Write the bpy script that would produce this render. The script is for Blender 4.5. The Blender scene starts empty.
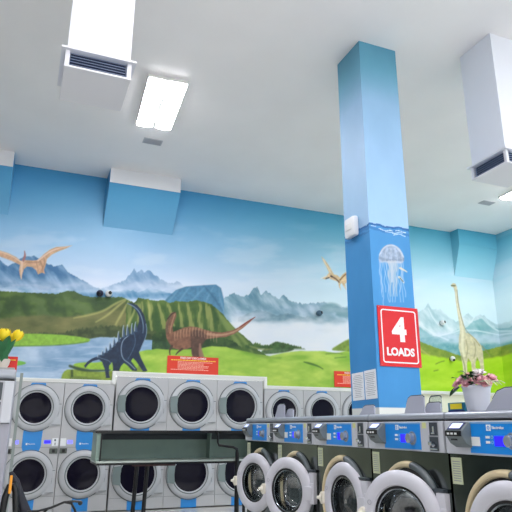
import bpy, bmesh, math, random
import numpy as np
from mathutils import Vector, Matrix
R = math.radians
random.seed(7)
C = bpy.context.scene.collection
sc = bpy.context.scene

# ------------------------------------------------------------------ helpers
def lin(c):
    return tuple(((x/255)/12.92 if x/255 <= .04045 else ((x/255+.055)/1.055)**2.4) for x in c)

MATS = {}
def mat(name, rgb, rough=.5, metal=0., spec=.5, emis=None, estr=0., trans=0., ior=1.45, bump=0., bscale=40, var=0., vscale=8, coat=0., aniso=False):
    if name in MATS: return MATS[name]
    m = bpy.data.materials.new(name); m.use_nodes = True
    n = m.node_tree.nodes; l = m.node_tree.links; b = n['Principled BSDF']
    c = lin(rgb)
    b.inputs['Base Color'].default_value = (*c, 1)
    b.inputs['Roughness'].default_value = rough
    b.inputs['Metallic'].default_value = metal
    b.inputs['Specular IOR Level'].default_value = spec
    b.inputs['Transmission Weight'].default_value = trans
    b.inputs['IOR'].default_value = ior
    b.inputs['Coat Weight'].default_value = coat
    if emis:
        b.inputs['Emission Color'].default_value = (*lin(emis), 1)
        b.inputs['Emission Strength'].default_value = estr
    if var or bump or aniso:
        tc = n.new('ShaderNodeTexCoord'); mp = n.new('ShaderNodeMapping'); l.new(tc.outputs['Object'], mp.inputs[0])
        if aniso: mp.inputs['Scale'].default_value = (1, 1, 60)
    if var:
        no = n.new('ShaderNodeTexNoise'); no.inputs['Scale'].default_value = vscale; no.inputs['Detail'].default_value = 4
        l.new(mp.outputs[0], no.inputs['Vector'])
        rp = n.new('ShaderNodeMapRange'); rp.inputs['From Min'].default_value = .3; rp.inputs['From Max'].default_value = .7
        rp.inputs['To Min'].default_value = 1-var; rp.inputs['To Max'].default_value = 1+var*.4
        l.new(no.outputs['Fac'], rp.inputs['Value'])
        mx = n.new('ShaderNodeMix'); mx.data_type = 'RGBA'; mx.blend_type = 'MULTIPLY'; mx.inputs[0].default_value = 1
        mx.inputs[6].default_value = (*c, 1); l.new(rp.outputs[0], mx.inputs[7]); l.new(mx.outputs[2], b.inputs['Base Color'])
    if bump:
        nb = n.new('ShaderNodeTexNoise'); nb.inputs['Scale'].default_value = bscale; nb.inputs['Detail'].default_value = 3
        l.new(mp.outputs[0], nb.inputs['Vector'])
        bp = n.new('ShaderNodeBump'); bp.inputs['Strength'].default_value = bump; bp.inputs['Distance'].default_value = .01
        l.new(nb.outputs['Fac'], bp.inputs['Height']); l.new(bp.outputs[0], b.inputs['Normal'])
    MATS[name] = m
    return m

class MB:
    def __init__(s): s.b = bmesh.new(); s.mi = 0
    def _add(s, vs, fs, M=None):
        v = [s.b.verts.new(M @ Vector(p) if M else Vector(p)) for p in vs]
        for f in fs:
            try: q = s.b.faces.new([v[i] for i in f]); q.material_index = s.mi
            except ValueError: pass
        return s
    def box(s, x0, x1, y0, y1, z0, z1, M=None, bev=0.):
        if bev:
            t = bmesh.new()
            bmesh.ops.create_cube(t, size=1)
            for v in t.verts: v.co = Vector(((x0+x1)/2+v.co.x*(x1-x0), (y0+y1)/2+v.co.y*(y1-y0), (z0+z1)/2+v.co.z*(z1-z0)))
            bmesh.ops.bevel(t, geom=list(t.edges), offset=bev, segments=2, affect='EDGES', profile=.6)
            vs = [v.co.copy() for v in t.verts]; t.verts.index_update(); fs = [[v.index for v in f.verts] for f in t.faces]; t.free()
            return s._add(vs, fs, M)
        vs = [(x, y, z) for x in (x0, x1) for y in (y0, y1) for z in (z0, z1)]
        return s._add(vs, [(0,1,3,2),(4,6,7,5),(0,4,5,1),(2,3,7,6),(0,2,6,4),(1,5,7,3)], M)
    def prism(s, pts, lo, hi, axis='y', M=None):
        # pts 2D polygon; extruded along axis
        def P(a, b, c): return {'y': (a, c, b), 'x': (c, a, b), 'z': (a, b, c)}[axis]
        n = len(pts); vs = [P(a, b, lo) for a, b in pts]+[P(a, b, hi) for a, b in pts]
        fs = [list(range(n)), list(range(2*n-1, n-1, -1))]+[(i, (i+1) % n, (i+1) % n+n, i+n) for i in range(n)]
        return s._add(vs, fs, M)
    def lathe(s, prof, M=None, n=40, closed=True):
        # prof: (radius, height) ring list; axis = local z
        vs = []; fs = []
        k = len(prof)
        for i in range(n):
            a = 2*math.pi*i/n
            for r, h in prof: vs.append((r*math.cos(a), r*math.sin(a), h))
        rng = k if closed else k-1
        for i in range(n):
            j = (i+1) % n
            for q in range(rng):
                w = (q+1) % k
                fs.append((i*k+q, j*k+q, j*k+w, i*k+w))
        return s._add(vs, fs, M)
    def disc(s, r, h, M=None, n=40):
        vs = [(r*math.cos(2*math.pi*i/n), r*math.sin(2*math.pi*i/n), h) for i in range(n)]
        return s._add(vs, [list(range(n))], M)
    def plate_hole(s, x0, x1, z0, z1, cx, cz, r, y, n=48):
        # rectangle in xz at depth y with a round hole
        vs = []; fs = []
        for i in range(n):
            a = 2*math.pi*i/n; c, d = math.cos(a), math.sin(a)
            t = min([(x1-cx)/c if c > 1e-9 else 1e9, (x0-cx)/c if c < -1e-9 else 1e9, (z1-cz)/d if d > 1e-9 else 1e9, (z0-cz)/d if d < -1e-9 else 1e9])
            vs += [(cx+r*c, y, cz+r*d), (cx+t*c, y, cz+t*d)]
        for i in range(n):
            j = (i+1) % n; fs.append((2*i, 2*i+1, 2*j+1, 2*j))
        for (X, Z) in ((x0, z0), (x0, z1), (x1, z0), (x1, z1)):
            a = math.atan2(Z-cz, X-cx) % (2*math.pi); i = int(a/(2*math.pi)*n) % n; j = (i+1) % n
            vs.append((X, y, Z)); fs.append((2*i+1, len(vs)-1, 2*j+1))
        return s._add(vs, fs)
    def tube(s, pts, r, n=8, M=None, cap=True):
        pts = [Vector(p) for p in pts]; rs = r if isinstance(r, (list, tuple)) else [r]*len(pts)
        vs = []; fs = []; up = Vector((0, 0, 1)); prev = None
        for i, p in enumerate(pts):
            d = (pts[min(i+1, len(pts)-1)]-pts[max(i-1, 0)]).normalized()
            if prev is None: a = d.orthogonal().normalized()
            else: a = (prev-d*prev.dot(d)).normalized()
            prev = a; b = d.cross(a)
            for k in range(n):
                t = 2*math.pi*k/n; vs.append(p+(a*math.cos(t)+b*math.sin(t))*rs[i])
        for i in range(len(pts)-1):
            for k in range(n): fs.append((i*n+k, i*n+(k+1) % n, (i+1)*n+(k+1) % n, (i+1)*n+k))
        if cap: fs += [list(range(n))[::-1], [(len(pts)-1)*n+k for k in range(n)]]
        return s._add(vs, fs, M)
    def ball(s, c, r, sx=1, sy=1, sz=1, M=None, seg=12):
        T = Matrix.Translation(c) @ Matrix.Diagonal((r*sx, r*sy, r*sz, 1))
        if M: T = M @ T
        g = bmesh.ops.create_uvsphere(s.b, u_segments=seg, v_segments=max(6, seg*2//3), radius=1, matrix=T)
        for v in g['verts']:
            for f in v.link_faces: f.material_index = s.mi
        return s
    def build(s, name, m, parent=None, smooth=False, loc=None):
        bmesh.ops.recalc_face_normals(s.b, faces=s.b.faces)
        me = bpy.data.meshes.new(name); s.b.to_mesh(me); s.b.free()
        for q in (m if isinstance(m, (list, tuple)) else [m]): me.materials.append(q)
        if smooth:
            for p in me.polygons: p.use_smooth = True
            try: me.set_sharp_from_angle(angle=R(38))
            except Exception: pass
        o = bpy.data.objects.new(name, me); C.objects.link(o)
        if parent: o.parent = parent
        if loc: o.location = loc
        return o

def tag(o, label, cat, group=None):
    o['label'] = label; o['category'] = cat
    if group: o['group'] = group
    return o
def empty(name, loc, rz=0, label=None, cat=None, group=None):
    o = bpy.data.objects.new(name, None); C.objects.link(o); o.location = loc; o.rotation_euler = (0, 0, rz)
    o.empty_display_size = .05
    if label: tag(o, label, cat, group)
    return o
def struct(o): o['kind'] = 'structure'; return o
def dup(root, loc, rz, label, group=None):
    def cp(o, par):
        c = o.copy(); C.objects.link(c); c.parent = par
        for ch in list(o.children): cp(ch, c)
        return c
    r = cp(root, None); r.location = loc; r.rotation_euler = (0, 0, rz); r['label'] = label
    if group: r['group'] = group
    return r
def text(name, body, size, m, parent, M, offset=0., ext=.0008, align='CENTER', sx=1., space=1.):
    cu = bpy.data.curves.new('lettering', 'FONT'); cu.body = body; cu.size = size; cu.extrude = ext; cu.offset = offset
    cu.align_x = align; cu.align_y = 'CENTER'; cu.resolution_u = 3; cu.space_character = space
    t = bpy.data.objects.new('lettering', cu); C.objects.link(t)
    bpy.context.view_layer.update()
    me = bpy.data.meshes.new_from_object(t.evaluated_get(bpy.context.evaluated_depsgraph_get()))
    bpy.data.objects.remove(t); bpy.data.curves.remove(cu)
    me.transform(M @ Matrix.Diagonal((sx, 1, 1, 1)))
    me.materials.clear(); me.materials.append(m)
    me.name = name
    o = bpy.data.objects.new(name, me); C.objects.link(o); o.parent = parent
    return o
def face_y(x, y, z):   # lettering upright on a face that looks towards -y
    return Matrix.Translation((x, y, z)) @ Matrix.Rotation(R(90), 4, 'X')

# ------------------------------------------------------------------ camera
CF, CP, CY, CR, CH = 570.07, .2912165, .3816749, .0045644, 1.30
cy_, sy_ = math.cos(CY), math.sin(CY)
fw = Vector((sy_*math.cos(CP), cy_*math.cos(CP), math.sin(CP))); ri = Vector((cy_, -sy_, 0)); up = ri.cross(fw)
r2 = ri*math.cos(CR)+up*math.sin(CR); u2 = up*math.cos(CR)-ri*math.sin(CR)
cam = bpy.data.cameras.new('camera'); co = bpy.data.objects.new('camera', cam); C.objects.link(co)
Mx = Matrix((r2, u2, -fw)).transposed().to_4x4(); Mx.translation = Vector((0, 0, CH)); co.matrix_world = Mx
cam.sensor_fit = 'HORIZONTAL'; cam.sensor_width = 36; cam.lens = CF/512*36; cam.clip_start = .05
sc.camera = co

# the mural is designed on a flat canvas; this fixed mapping carries wall coordinates to canvas coordinates
nf, nr, nu = [np.array(v) for v in (fw, r2, u2)]
def canvas_map(P):
    Q = P-np.array([0, 0, CH]); z = Q@nf
    return 256+CF*(Q@nr)/z, 256-CF*(Q@nu)/z

# ------------------------------------------------------------------ painting
def vnoise(x, y, seed=0):
    xi = np.floor(x).astype(np.int64); yi = np.floor(y).astype(np.int64); fx = x-xi; fy = y-yi
    fx = fx*fx*(3-2*fx); fy = fy*fy*(3-2*fy)
    def h(a, b):
        n = (a*374761393+b*668265263+seed*1442695041) & 0x7fffffff
        n = ((n ^ (n >> 13))*1274126177) & 0x7fffffff
        return ((n ^ (n >> 16)) & 0xffff)/65535.
    return (h(xi, yi)*(1-fx)+h(xi+1, yi)*fx)*(1-fy)+(h(xi, yi+1)*(1-fx)+h(xi+1, yi+1)*fx)*fy
def fbm(x, y, seed=0, o=4):
    r = 0; a = .5
    for i in range(o): r = r+a*vnoise(x, y, seed+i*17); x = x*2.03; y = y*2.03; a *= .5
    return r/(1-.5**o)
def ss(x, a, b):
    t = np.clip((x-a)/(b-a), 0, 1); return t*t*(3-2*t)
class Paint:
    def __init__(s, u, v): s.u = u; s.v = v; s.c = np.zeros((len(u), 3))
    def lay(s, mask, col):
        col = np.asarray(col, float); s.c = s.c*(1-mask[:, None])+col*mask[:, None]
    def segd(s, pts, ws=None):
        best = np.full(len(s.u), 1e9)
        for i in range(len(pts)-1):
            (x0, y0), (x1, y1) = pts[i], pts[i+1]; dx, dy = x1-x0, y1-y0; L = dx*dx+dy*dy+1e-9
            t = np.clip(((s.u-x0)*dx+(s.v-y0)*dy)/L, 0, 1)
            d = np.hypot(s.u-x0-t*dx, s.v-y0-t*dy)
            if ws is not None: d = d-(ws[i]*(1-t)+ws[i+1]*t)
            best = np.minimum(best, d)
        return best
    def sub(s, pts, pad):
        xs = [p[0] for p in pts]; ys = [p[1] for p in pts]
        return np.nonzero((s.u > min(xs)-pad) & (s.u < max(xs)+pad) & (s.v > min(ys)-pad) & (s.v < max(ys)+pad))[0]
    def poly(s, pts, col, al=1., soft=.6, tex=0., curve=True):
        if curve and len(pts) > 4: pts = smooth(pts, True)
        k = s.sub(pts, soft+1)
        if not len(k): return
        q = Paint(s.u[k], s.v[k]); ins = np.zeros(len(k), bool); n = len(pts)
        for i in range(n):
            (x0, y0), (x1, y1) = pts[i], pts[(i+1) % n]
            if y0 == y1: continue
            c = ((y0 > q.v) != (y1 > q.v)) & (q.u < (x1-x0)*(q.v-y0)/(y1-y0)+x0); ins ^= c
        d = q.segd(list(pts)+[pts[0]]); sd = np.where(ins, d, -d)
        m = ss(sd, -soft, soft)*al
        col = np.asarray(col, float)
        if tex: col = col*(1+tex*(fbm(q.u*.45, q.v*.45, 5)[:, None]-.5)*2)
        s.c[k] = s.c[k]*(1-m[:, None])+col*m[:, None]
    def stroke(s, pts, w, col, al=1., soft=.5, curve=True):
        ws = list(w) if isinstance(w, (list, tuple)) else [w]*len(pts)
        if curve and len(pts) > 2:
            z = smooth([(p[0], p[1], q) for p, q in zip(pts, ws)], False); pts = [(a[0], a[1]) for a in z]; ws = [a[2] for a in z]
        k = s.sub(pts, max(ws)+soft+1)
        if not len(k): return
        q = Paint(s.u[k], s.v[k]); d = q.segd(pts, [x/2 for x in ws]); m = (1-ss(d, -soft, soft))*al
        s.c[k] = s.c[k]*(1-m[:, None])+np.asarray(col, float)*m[:, None]
    def ridge(s, prof, col, rough=1.5, fr=.25, seed=1, soft=.7, bottom=None, fade=4, al=1.):
        # everything under a profile line, down to 'bottom'
        x = [p[0] for p in prof]; y = [p[1] for p in prof]
        top = np.interp(s.u, x, y)+(fbm(s.u*fr, s.u*0+seed*9.7, seed)-.5)*2*rough
        m = ss(s.v-top, -soft, soft)*(s.u >= x[0])*(s.u <= x[-1])
        if bottom is not None: m = m*(1-ss(s.v, bottom-fade, bottom+fade))
        s.lay(m*al, col); return m, top
def smooth(p, closed, it=2):
    for _ in range(it):
        o = []; n = len(p)
        if not closed: o.append(p[0])
        for i in range(n if closed else n-1):
            a, b = p[i], p[(i+1) % n]
            o.append(tuple(.75*x+.25*y for x, y in zip(a, b))); o.append(tuple(.25*x+.75*y for x, y in zip(a, b)))
        if not closed: o.append(p[-1])
        p = o
    return p
def L3(c): return np.array(c, float)

def sky(u, v):
    # painted sky: deep blue under the ceiling, pale near the mountains
    top = 161+.150*u                      # ceiling line on the canvas
    t = np.clip((v-top)/(290-top), 0, 1.2)
    xs = [0, .08, .25, .48, .72, .93, 1.2]
    A = np.array([[62,138,184],[74,150,198],[104,172,214],[140,190,226],[176,208,236],[208,222,242],[220,230,246]])
    B = np.array([[72,156,182],[84,170,198],[112,188,212],[146,204,222],[176,218,232],[198,228,238],[214,236,242]])
    cA = np.stack([np.interp(t, xs, A[:, i]) for i in range(3)], 1); cB = np.stack([np.interp(t, xs, B[:, i]) for i in range(3)], 1)
    w = ss(u, 150, 420)[:, None]; c = cA*(1-w)+cB*w
    n = fbm(u*.012, v*.03, 3)[:, None]-.5
    return np.clip(c+n*16, 0, 255)

def mural(u, v):
    p = Paint(u, v); p.c = sky(u, v)
    N1 = fbm(u*.06, v*.12, 21); N2 = fbm(u*.25, v*.25, 22); N3 = fbm(u*.16-v*.10, v*.09, 23)
    # soft clouds
    cl = ss(fbm(u*.02, v*.07, 31), .5, .75)*ss(v, 215, 245)*(1-ss(v, 290, 300))
    p.lay(cl*.28, (232, 238, 248))
    # ---- far ranges
    def stri(base, hi, n, k=1.): return L3(base)+(L3(hi)-L3(base))*np.clip(n*k, 0, 1)[:, None]
    p.ridge([(90,292),(105,287),(118,283),(124,281),(130,274),(134,269),(137,273),(141,270),(145,272),(148,269),(152,273),(158,277),(165,282),(172,283),(178,281),(184,286),(192,290)], stri((112,152,190),(190,208,228), N3*1.6-.45), 1.6, .5, 3, bottom=292, fade=7)
    p.ridge([(-260,256),(0,260),(8,266),(16,262),(24,256),(34,256),(44,262),(54,266),(62,265),(68,272),(76,277),(84,281),(90,285),(98,289),(110,293)], stri((62,112,156),(136,172,206), N3*2-.75), 1.5, .35, 5, bottom=296, fade=5)
    for a in ([(62,266),(68,274),(74,284),(80,290)],[(76,278),(84,285),(90,292)],[(20,262),(30,274),(36,286)],[(0,272),(10,280),(18,290)],[(44,266),(52,278),(62,288)]):
        p.stroke(a, [1, 3, 5, 3][:len(a)], (178,202,226), .38, 2.5)
    p.ridge([(-260,289),(30,287),(45,290),(60,288),(80,291),(98,288),(112,292),(128,290),(140,292),(150,287),(160,291),(172,294),(190,297)], stri((84,138,178),(150,184,212), N3*1.8-.5), 1.6, .3, 7, bottom=299, fade=3)
    p.lay(ss(v, 284, 292)*(1-ss(v, 292, 300))*(u < 240)*ss(N1, .45, .7)*.6, (214,226,242))
    def mist(u0, u1, v0, v1, al, seed):
        n = fbm(u*.05, v*.12, seed); e = ss(u, u0-12, u0+12)*(1-ss(u, u1-12, u1+12))
        p.lay(e*ss(v, v0, (v0+v1)/2+3)*(1-ss(v, v1-1, v1+4))*al*np.clip(n*1.5-.1, 0, 1), (222,230,244))
    mist(-40, 100, 274, 292, .75, 61); mist(90, 200, 276, 291, .8, 62)
    # mesa
    p.poly([(160,306),(168,297),(176,290),(186,286.5),(200,285.5),(216,284.5),(221,288),(224,300),(228,314),(232,322),(222,322),(205,310),(180,306)], (84,134,166), 1, .8, .12, curve=False)
    for a in ([(178,290),(172,298),(166,304)],[(190,287),(182,297),(178,303)],[(205,287),(196,296),(190,302)],[(214,286),(208,296),(205,306)],[(219,288),(220,300),(226,316)]):
        p.stroke(a, [.8, 2, 1], (128,172,200), .5, 1.2)
    p.stroke([(204,286),(213,296),(222,310),(229,320)], [1,2.5,1.5], (54,98,126), .55, 1.2)
    # teal range to the right
    p.ridge([(224,298),(234,293),(242,297),(248,295),(253,289),(257,286.5),(261,295),(266,291),(272,295),(279,299),(284,294),(289,300),(298,303),(310,304),(322,302),(334,306),(352,309)], stri((98,142,162),(178,202,214), N3*1.8-.55), 1.7, .5, 9, bottom=322, fade=9)
    p.ridge([(238,318),(248,313),(256,310),(266,311),(276,315),(288,313),(300,317),(310,316),(322,322)], stri((74,116,132),(110,148,160), N2*1.6-.4), 1.2, .4, 11, bottom=322, fade=3, al=.92)
    p.poly([(318,309),(326,303),(336,303),(344,309),(336,313),(322,313)], (92,138,146), .8, 2)
    p.poly([(334,314),(346,307),(360,304),(360,318),(340,317)], (84,134,142), .85, 2)
    p.poly([(310,318),(322,312),(336,318),(350,322),(330,326),(314,323)], (98,138,150), .6, 2.5)
    p.poly([(316,330),(326,328),(340,331),(326,333)], (120,156,164), .6, 2)
    mist(225, 350, 300, 318, .55, 63)
    fog = ss(v+(N1-.5)*14, 312, 328)*(u > 222)*(u < 352)*ss(u, 222, 236)
    p.lay(fog*(.82+.18*N1), np.stack([228+12*(N1-.5), 232+8*(N1-.5), 238+0*N1], 1))
    # ---- right-hand part of the range, beyond the pillar
    rr = (u > 396)
    m = ss(v, 300, 340)
    p.ridge([(396,318),(408,316),(418,312),(424,309),(428,303),(432,310),(440,309),(448,316),(456,322),(462,318),(468,313),(474,318),(480,314),(486,317),(492,322),(500,325),(506,324),(514,326),(540,330)], stri((160,196,202),(220,234,238), N3*1.8-.45), 1.2, .5, 13)
    p.ridge([(396,326),(412,322),(424,330),(436,338),(448,334),(462,328),(472,322),(482,318),(492,327),(504,330),(520,326),(540,324)], stri((114,172,178),(176,208,212), N3*1.7-.5), 1.2, .5, 14)
    p.ridge([(396,338),(420,338),(440,336),(456,334),(470,332),(485,331),(498,334),(512,330),(540,330)], stri((98,160,168),(150,192,196), N2*1.6-.5), 1.2, .4, 15)
    for a in ([(412,318),(422,326),(434,334),(448,340)],[(428,308),(434,320),(442,328)],[(474,318),(468,326),(456,332),(438,336)],[(482,318),(490,326),(500,332),(512,336)],[(466,330),(480,331),(494,334),(512,337)]):
        p.stroke(a, [.8]+[1.4]*(len(a)-1), (226,238,240), .7, .8)
    mist(396, 520, 326, 342, .7, 64)
    # ---- green cliffs and hills, left part
    G = Paint(u, v)
    base = stri((52,80,40),(98,124,58), N1*1.4-.2)
    m, top = p.ridge([(-260,293),(0,291),(18,292),(40,293),(56,294),(66,291),(74,291),(82,295),(92,297),(110,297),(122,297),(134,303),(138,298),(147,299),(156,301),(163,300),(170,303),(176,301),(186,302),(196,300),(204,302),(211,304),(216,308),(222,313),(230,323),(240,333),(250,341),(258,350),(268,356)], base, .8, .6, 17, soft=.6)
    # sun-struck ribs running down the cliffs
    rb = (np.sin(u*.62+fbm(u*.15, v*.04, 41)*7+(v-300)*-.05)*.5+.5)
    ribs = ss(rb, .55, .95)*ss(v, 300, 306)*(1-ss(v, 325, 342))*ss(u, 112, 140)*(1-ss(u, 214, 224))
    p.lay(ribs*.75*m, (156,162,92))
    dk = (1-ss(rb, .05, .4))*ss(v, 302, 312)*ss(u, 112, 140)*(1-ss(u, 214, 224))
    p.lay(dk*.5*m, (50,84,44))
    for a, w in (([(216,309),(224,322),(232,334),(240,346)], 5), ([(222,316),(232,328),(244,340),(252,352)], 3.5)):
        p.stroke(a, [1, w, w, w*.6], (138,156,86), .7, 2)
    # shaded diagonal folds on the left hills
    fo = np.sin((u*.8-v*1.3)*.16+fbm(u*.05, v*.05, 43)*9)*.5+.5
    lm = m*(1-ss(u, 104, 118))*ss(v, 292, 299)*(1-ss(v, 322, 332))
    p.lay(lm*ss(fo, .5, .95)*.5, (102,124,76)); p.lay(lm*(1-ss(fo, .05, .5))*.45, (44,68,42))
    # tan plain
    m2, t2 = p.ridge([(-260,322),(0,319),(20,316),(44,315),(64,317),(84,315),(100,312),(112,306),(122,300),(126,300)], stri((92,98,58),(140,132,84), N1*1.5-.3), .8, .3, 19, soft=2, bottom=337, fade=4, al=.85)
    for a in ([(126,299),(116,303),(104,311),(90,315),(74,318)],[(126,300),(118,306),(108,315),(96,322)],[(129,300),(124,310),(118,320),(114,328)],[(136,304),(134,313),(129,322),(125,331)],[(142,302),(143,310),(140,318)],[(148,300),(150,310),(149,320)]):
        p.stroke(a, [1]+[2.2]*(len(a)-2)+[1], (196,192,116), .6, 1.2)
    # dark foliage band at the water
    p.ridge([(-260,336),(30,334),(60,333),(84,328),(100,326),(120,326),(134,328),(150,330),(165,334)], stri((50,66,40),(84,98,58), N2*1.8-.5), 2.2, .8, 23, soft=1.2, bottom=348, fade=3, al=.9)
    # lake
    lk = stri((122,158,192),(186,206,226), N1*1.6-.35)
    p.ridge([(-260,342),(20,343),(60,345),(84,340),(100,337),(130,338),(150,340),(172,342)], lk, .4, .3, 25, soft=.8)
    p.lay(ss(fbm(u*.03, v*.3, 27), .5, .7)*(u < 150)*ss(v, 342, 348)*.35, (206,220,236))
    p.poly([(-260,336),(0,334),(30,333.5),(60,334.5),(82,337),(92,339.5),(86,343),(66,344.5),(36,346),(0,347),(-260,347)], (140,186,66), 1, .8, .12)
    p.stroke([(-260,346.5),(30,346.2),(66,345),(88,341.5)], 1.2, (86,124,60), .6, .7)
    p.poly([(8,362),(16,360.5),(24,361.5),(27,363.5),(20,365.5),(10,366)], (112,178,70), 1, .6)
    # dark jungle below the cliffs
    p.ridge([(152,336),(160,330),(172,326),(184,328),(200,330),(214,334),(222,338),(232,340),(240,346),(246,354)], stri((34,62,34),(66,94,48), N2*2-.6), 1.6, .7, 29, soft=1, al=.93)
    # meadow
    md = stri((132,180,58),(190,214,92), N1*1.8-.4)
    p.ridge([(124,362),(134,353),(146,350),(158,349),(176,350),(196,349),(212,346),(226,347),(240,350),(256,354),(270,356),(284,353),(300,351),(320,351),(336,353),(352,350),(400,350)], md, .5, .12, 33, soft=.8)
    for a, c in (([(232,348),(248,352),(264,357),(280,358)], (96,132,48)), ([(272,356),(290,353),(310,353),(330,356)], (206,222,110)), ([(186,352),(206,350),(226,353),(246,360)], (150,196,74)), ([(240,368),(262,366),(286,369),(310,376)], (150,192,66)), ([(290,362),(310,360),(336,364)], (206,224,108)), ([(228,372),(250,376),(270,384)], (196,218,92))):
        p.stroke(a, [1, 3.5, 3.5, 1][:len(a)], c, .45, 2.2)
    p.poly([(62,370),(76,369),(94,372),(112,371),(124,366),(140,360),(150,380),(130,392),(60,392)], (136,158,62), 1, .8, .15)
    p.poly([(72,364),(84,362),(98,363),(112,358),(122,352),(136,350),(140,372),(116,370),(96,370),(76,368)], (150,190,62), 1, .8, .12)
    p.stroke([(70,366),(80,369.5),(92,371),(110,370)], [2.5,3.5,2,1], (48,70,42), .9, 1)
    p.stroke([(72,378),(86,379),(100,380)], [5,4,2], (96,116,56), .7, 1.2)
    p.stroke([(72,371),(72,376)], 2.4, (50,70,40), .8, .8)
    # bushes along the mist
    p.ridge([(244,346),(250,344),(256,343),(264,345),(271,345),(276,342),(284,343),(292,345),(300,347),(306,350)], stri((52,84,42),(92,122,56), N2*2-.6), 1.8, .9, 35, soft=1, bottom=349, fade=1.6)
    p.poly([(258,354),(268,346),(276,341),(286,344),(296,349),(288,352),(272,354)], (60,92,46), .9, 1, .35)
    p.stroke([(250,346),(262,350),(272,349)], [1,2,1], (150,150,92), .6, 1)
    p.poly([(330,350),(338,345),(348,339),(360,336),(360,352),(340,351)], (122,148,58), 1, 1, .2)
    p.stroke([(304,362),(310,363.5),(318,366),(323,369)], [1,2.4,1.6,.8], (70,112,40), .85, .7)
    p.stroke([(326,354),(334,353),(342,354)], 1.2, (110,140,60), .6, .8)
    p.stroke([(335,358),(346,357)], 1.2, (90,140,50), .7, .8)
    # ---- right part: bright meadow
    hl = stri((112,142,52),(156,170,70), N2*1.7-.4)
    p.ridge([(396,336),(408,336),(416,339),(424,343),(434,347),(444,350),(454,354),(462,356),(470,354),(480,351),(490,349),(498,347),(512,345),(540,342)], hl, .7, .5, 37, soft=.7)
    yg = stri((152,204,26),(186,224,58), N1*1.6-.3)
    p.ridge([(396,346),(408,348),(424,354),(440,357),(452,359),(466,362),(480,360),(500,356),(520,354),(540,352)], yg, .8, .3, 39, soft=1.6)
    p.stroke([(412,344),(420,349),(430,356)], [1,2,1], (196,196,110), .6, 1)
    for a in ([(436,364),(440,362),(444,361)],[(434,371),(438,370)],[(458,372),(464,371)],[(470,358),(480,357),(488,354)]):
        p.stroke(a, 1.2, (110,150,40), .8, .7)
    # ================= painted animals
    def shade(pts, c, hi, lo, tex=.15):
        p.poly(pts, c, 1, .6, tex)
    T1 = (206,166,134); T2 = (232,204,176); T3 = (160,118,92)
    # left gliding reptile
    p.poly([(-14,248),(0,250.5),(8,253),(16,257),(21,261),(24,260),(33,260.5),(38,260),(44,254),(50,249.5),(56,247),(64,246.5),(72,245.5),(66,248.5),(58,251.5),(52,254.5),(47,259),(46,264),(44,270),(45,274),(42,272.5),(38,274.5),(36,270),(32,267),(27,266.5),(24,269),(22,275),(21.5,280),(20,276),(19,270),(20,265),(12,261),(0,256.5),(-14,254)], T1, 1, .6, .14, curve=False)
    p.stroke([(38,260.5),(45,255),(52,250.5),(62,247.5),(71,246)], [2,1.6,1.2,.6,.4], T2, .8, .5)
    p.stroke([(-10,249.5),(4,252.5),(14,257),(21,262)], [1,1.3,1.3,1], T2, .8, .5)
    p.stroke([(24.5,251),(25.2,256),(23,261)], [.8,2.4,2.4], (166,112,110), .9, .5)
    p.stroke([(22,262),(21.5,270),(21.2,279)], [2.4,2,.5], T2, .8, .5)
    p.stroke([(40,261),(43,267),(42,272)], 1.3, T3, .7, .6); p.stroke([(26,262),(31,262.5),(38,262)], 1.5, T3, .45, .8)
    p.stroke([(44,258),(45,264),(40,272)], .8, T3, .6, .5); p.stroke([(36,262),(38,268),(38,273)], .8, T3, .6, .5)
    # armoured long-neck with spikes
    D = (36,52,76); DL = (128,152,176)
    p.poly([(84,366),(87,362),(92,358.5),(97,356.5),(103,354),(108,351),(113,347),(118,341),(123,336.5),(129,334),(134,332),(137,328),(139,322),(139,317),(137,312),(134,308),(130,304.5),(127,303),(132,303.2),(137,305),(141,309.5),(144,315),(146,322),(147,330),(146,337),(143,343),(141,348),(139,352),(141,358),(145,366),(147.5,371),(143,371.5),(140,367),(136,361),(133,358),(131,361),(134,365),(137,369),(137,371),(132,370.5),(128,366),(124,363),(121,366),(119,371),(113,371),(113,366),(112,362),(109,366),(109,374),(110,378),(106,378),(105,370),(102,362),(99,359.5),(93,361),(88,364.5),(85.5,368)], D, 1, .5, .2, curve=False)
    p.stroke([(127.5,303.3),(134,306.5),(139,311),(142,318),(143.5,326),(143,333)], [.8,1,1,1,.9,.6], DL, .85, .45)
    p.stroke([(146,324),(147,331),(145.5,338),(141,348)], .8, DL, .8, .4)
    p.stroke([(128,336),(123,340),(121,347),(121.5,355),(124,360),(129,363),(135,369)], .9, (150,170,190), .85, .4)
    p.stroke([(134,333),(136,342),(132,352),(128,359)], .7, (92,118,146), .7, .5)
    p.stroke([(97,357),(104,359),(110,361),(112,367)], .7, DL, .6, .5)
    for x, y, h in ((99,357,3),(103,354.5,4),(106.5,352,5.5),(110.5,349,7),(114.5,345,8),(119,341,9.5),(124,336.5,11),(128,335,10),(132.5,333.5,10),(136,331,9)):
        p.poly([(x-1.6,y+1.5),(x-1.2,y-h*.55),(x-.6,y-h),(x+.8,y-h*.4),(x+1.6,y+.8)], (60,84,110), 1, .45, curve=False)
        p.stroke([(x-1.4,y),(x-1.3,y-h*.5),(x-.4,y-h)], .8, (190,204,214), .8, .4)
    for x in (124,127,130,133):
        p.stroke([(x,340),(x-1.5,350),(x,358)], .6, (34,50,74), .5, .6)
    # brown two-legged runner
    B_ = (132,92,72); BL = (202,158,126); BD = (78,58,50)
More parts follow.
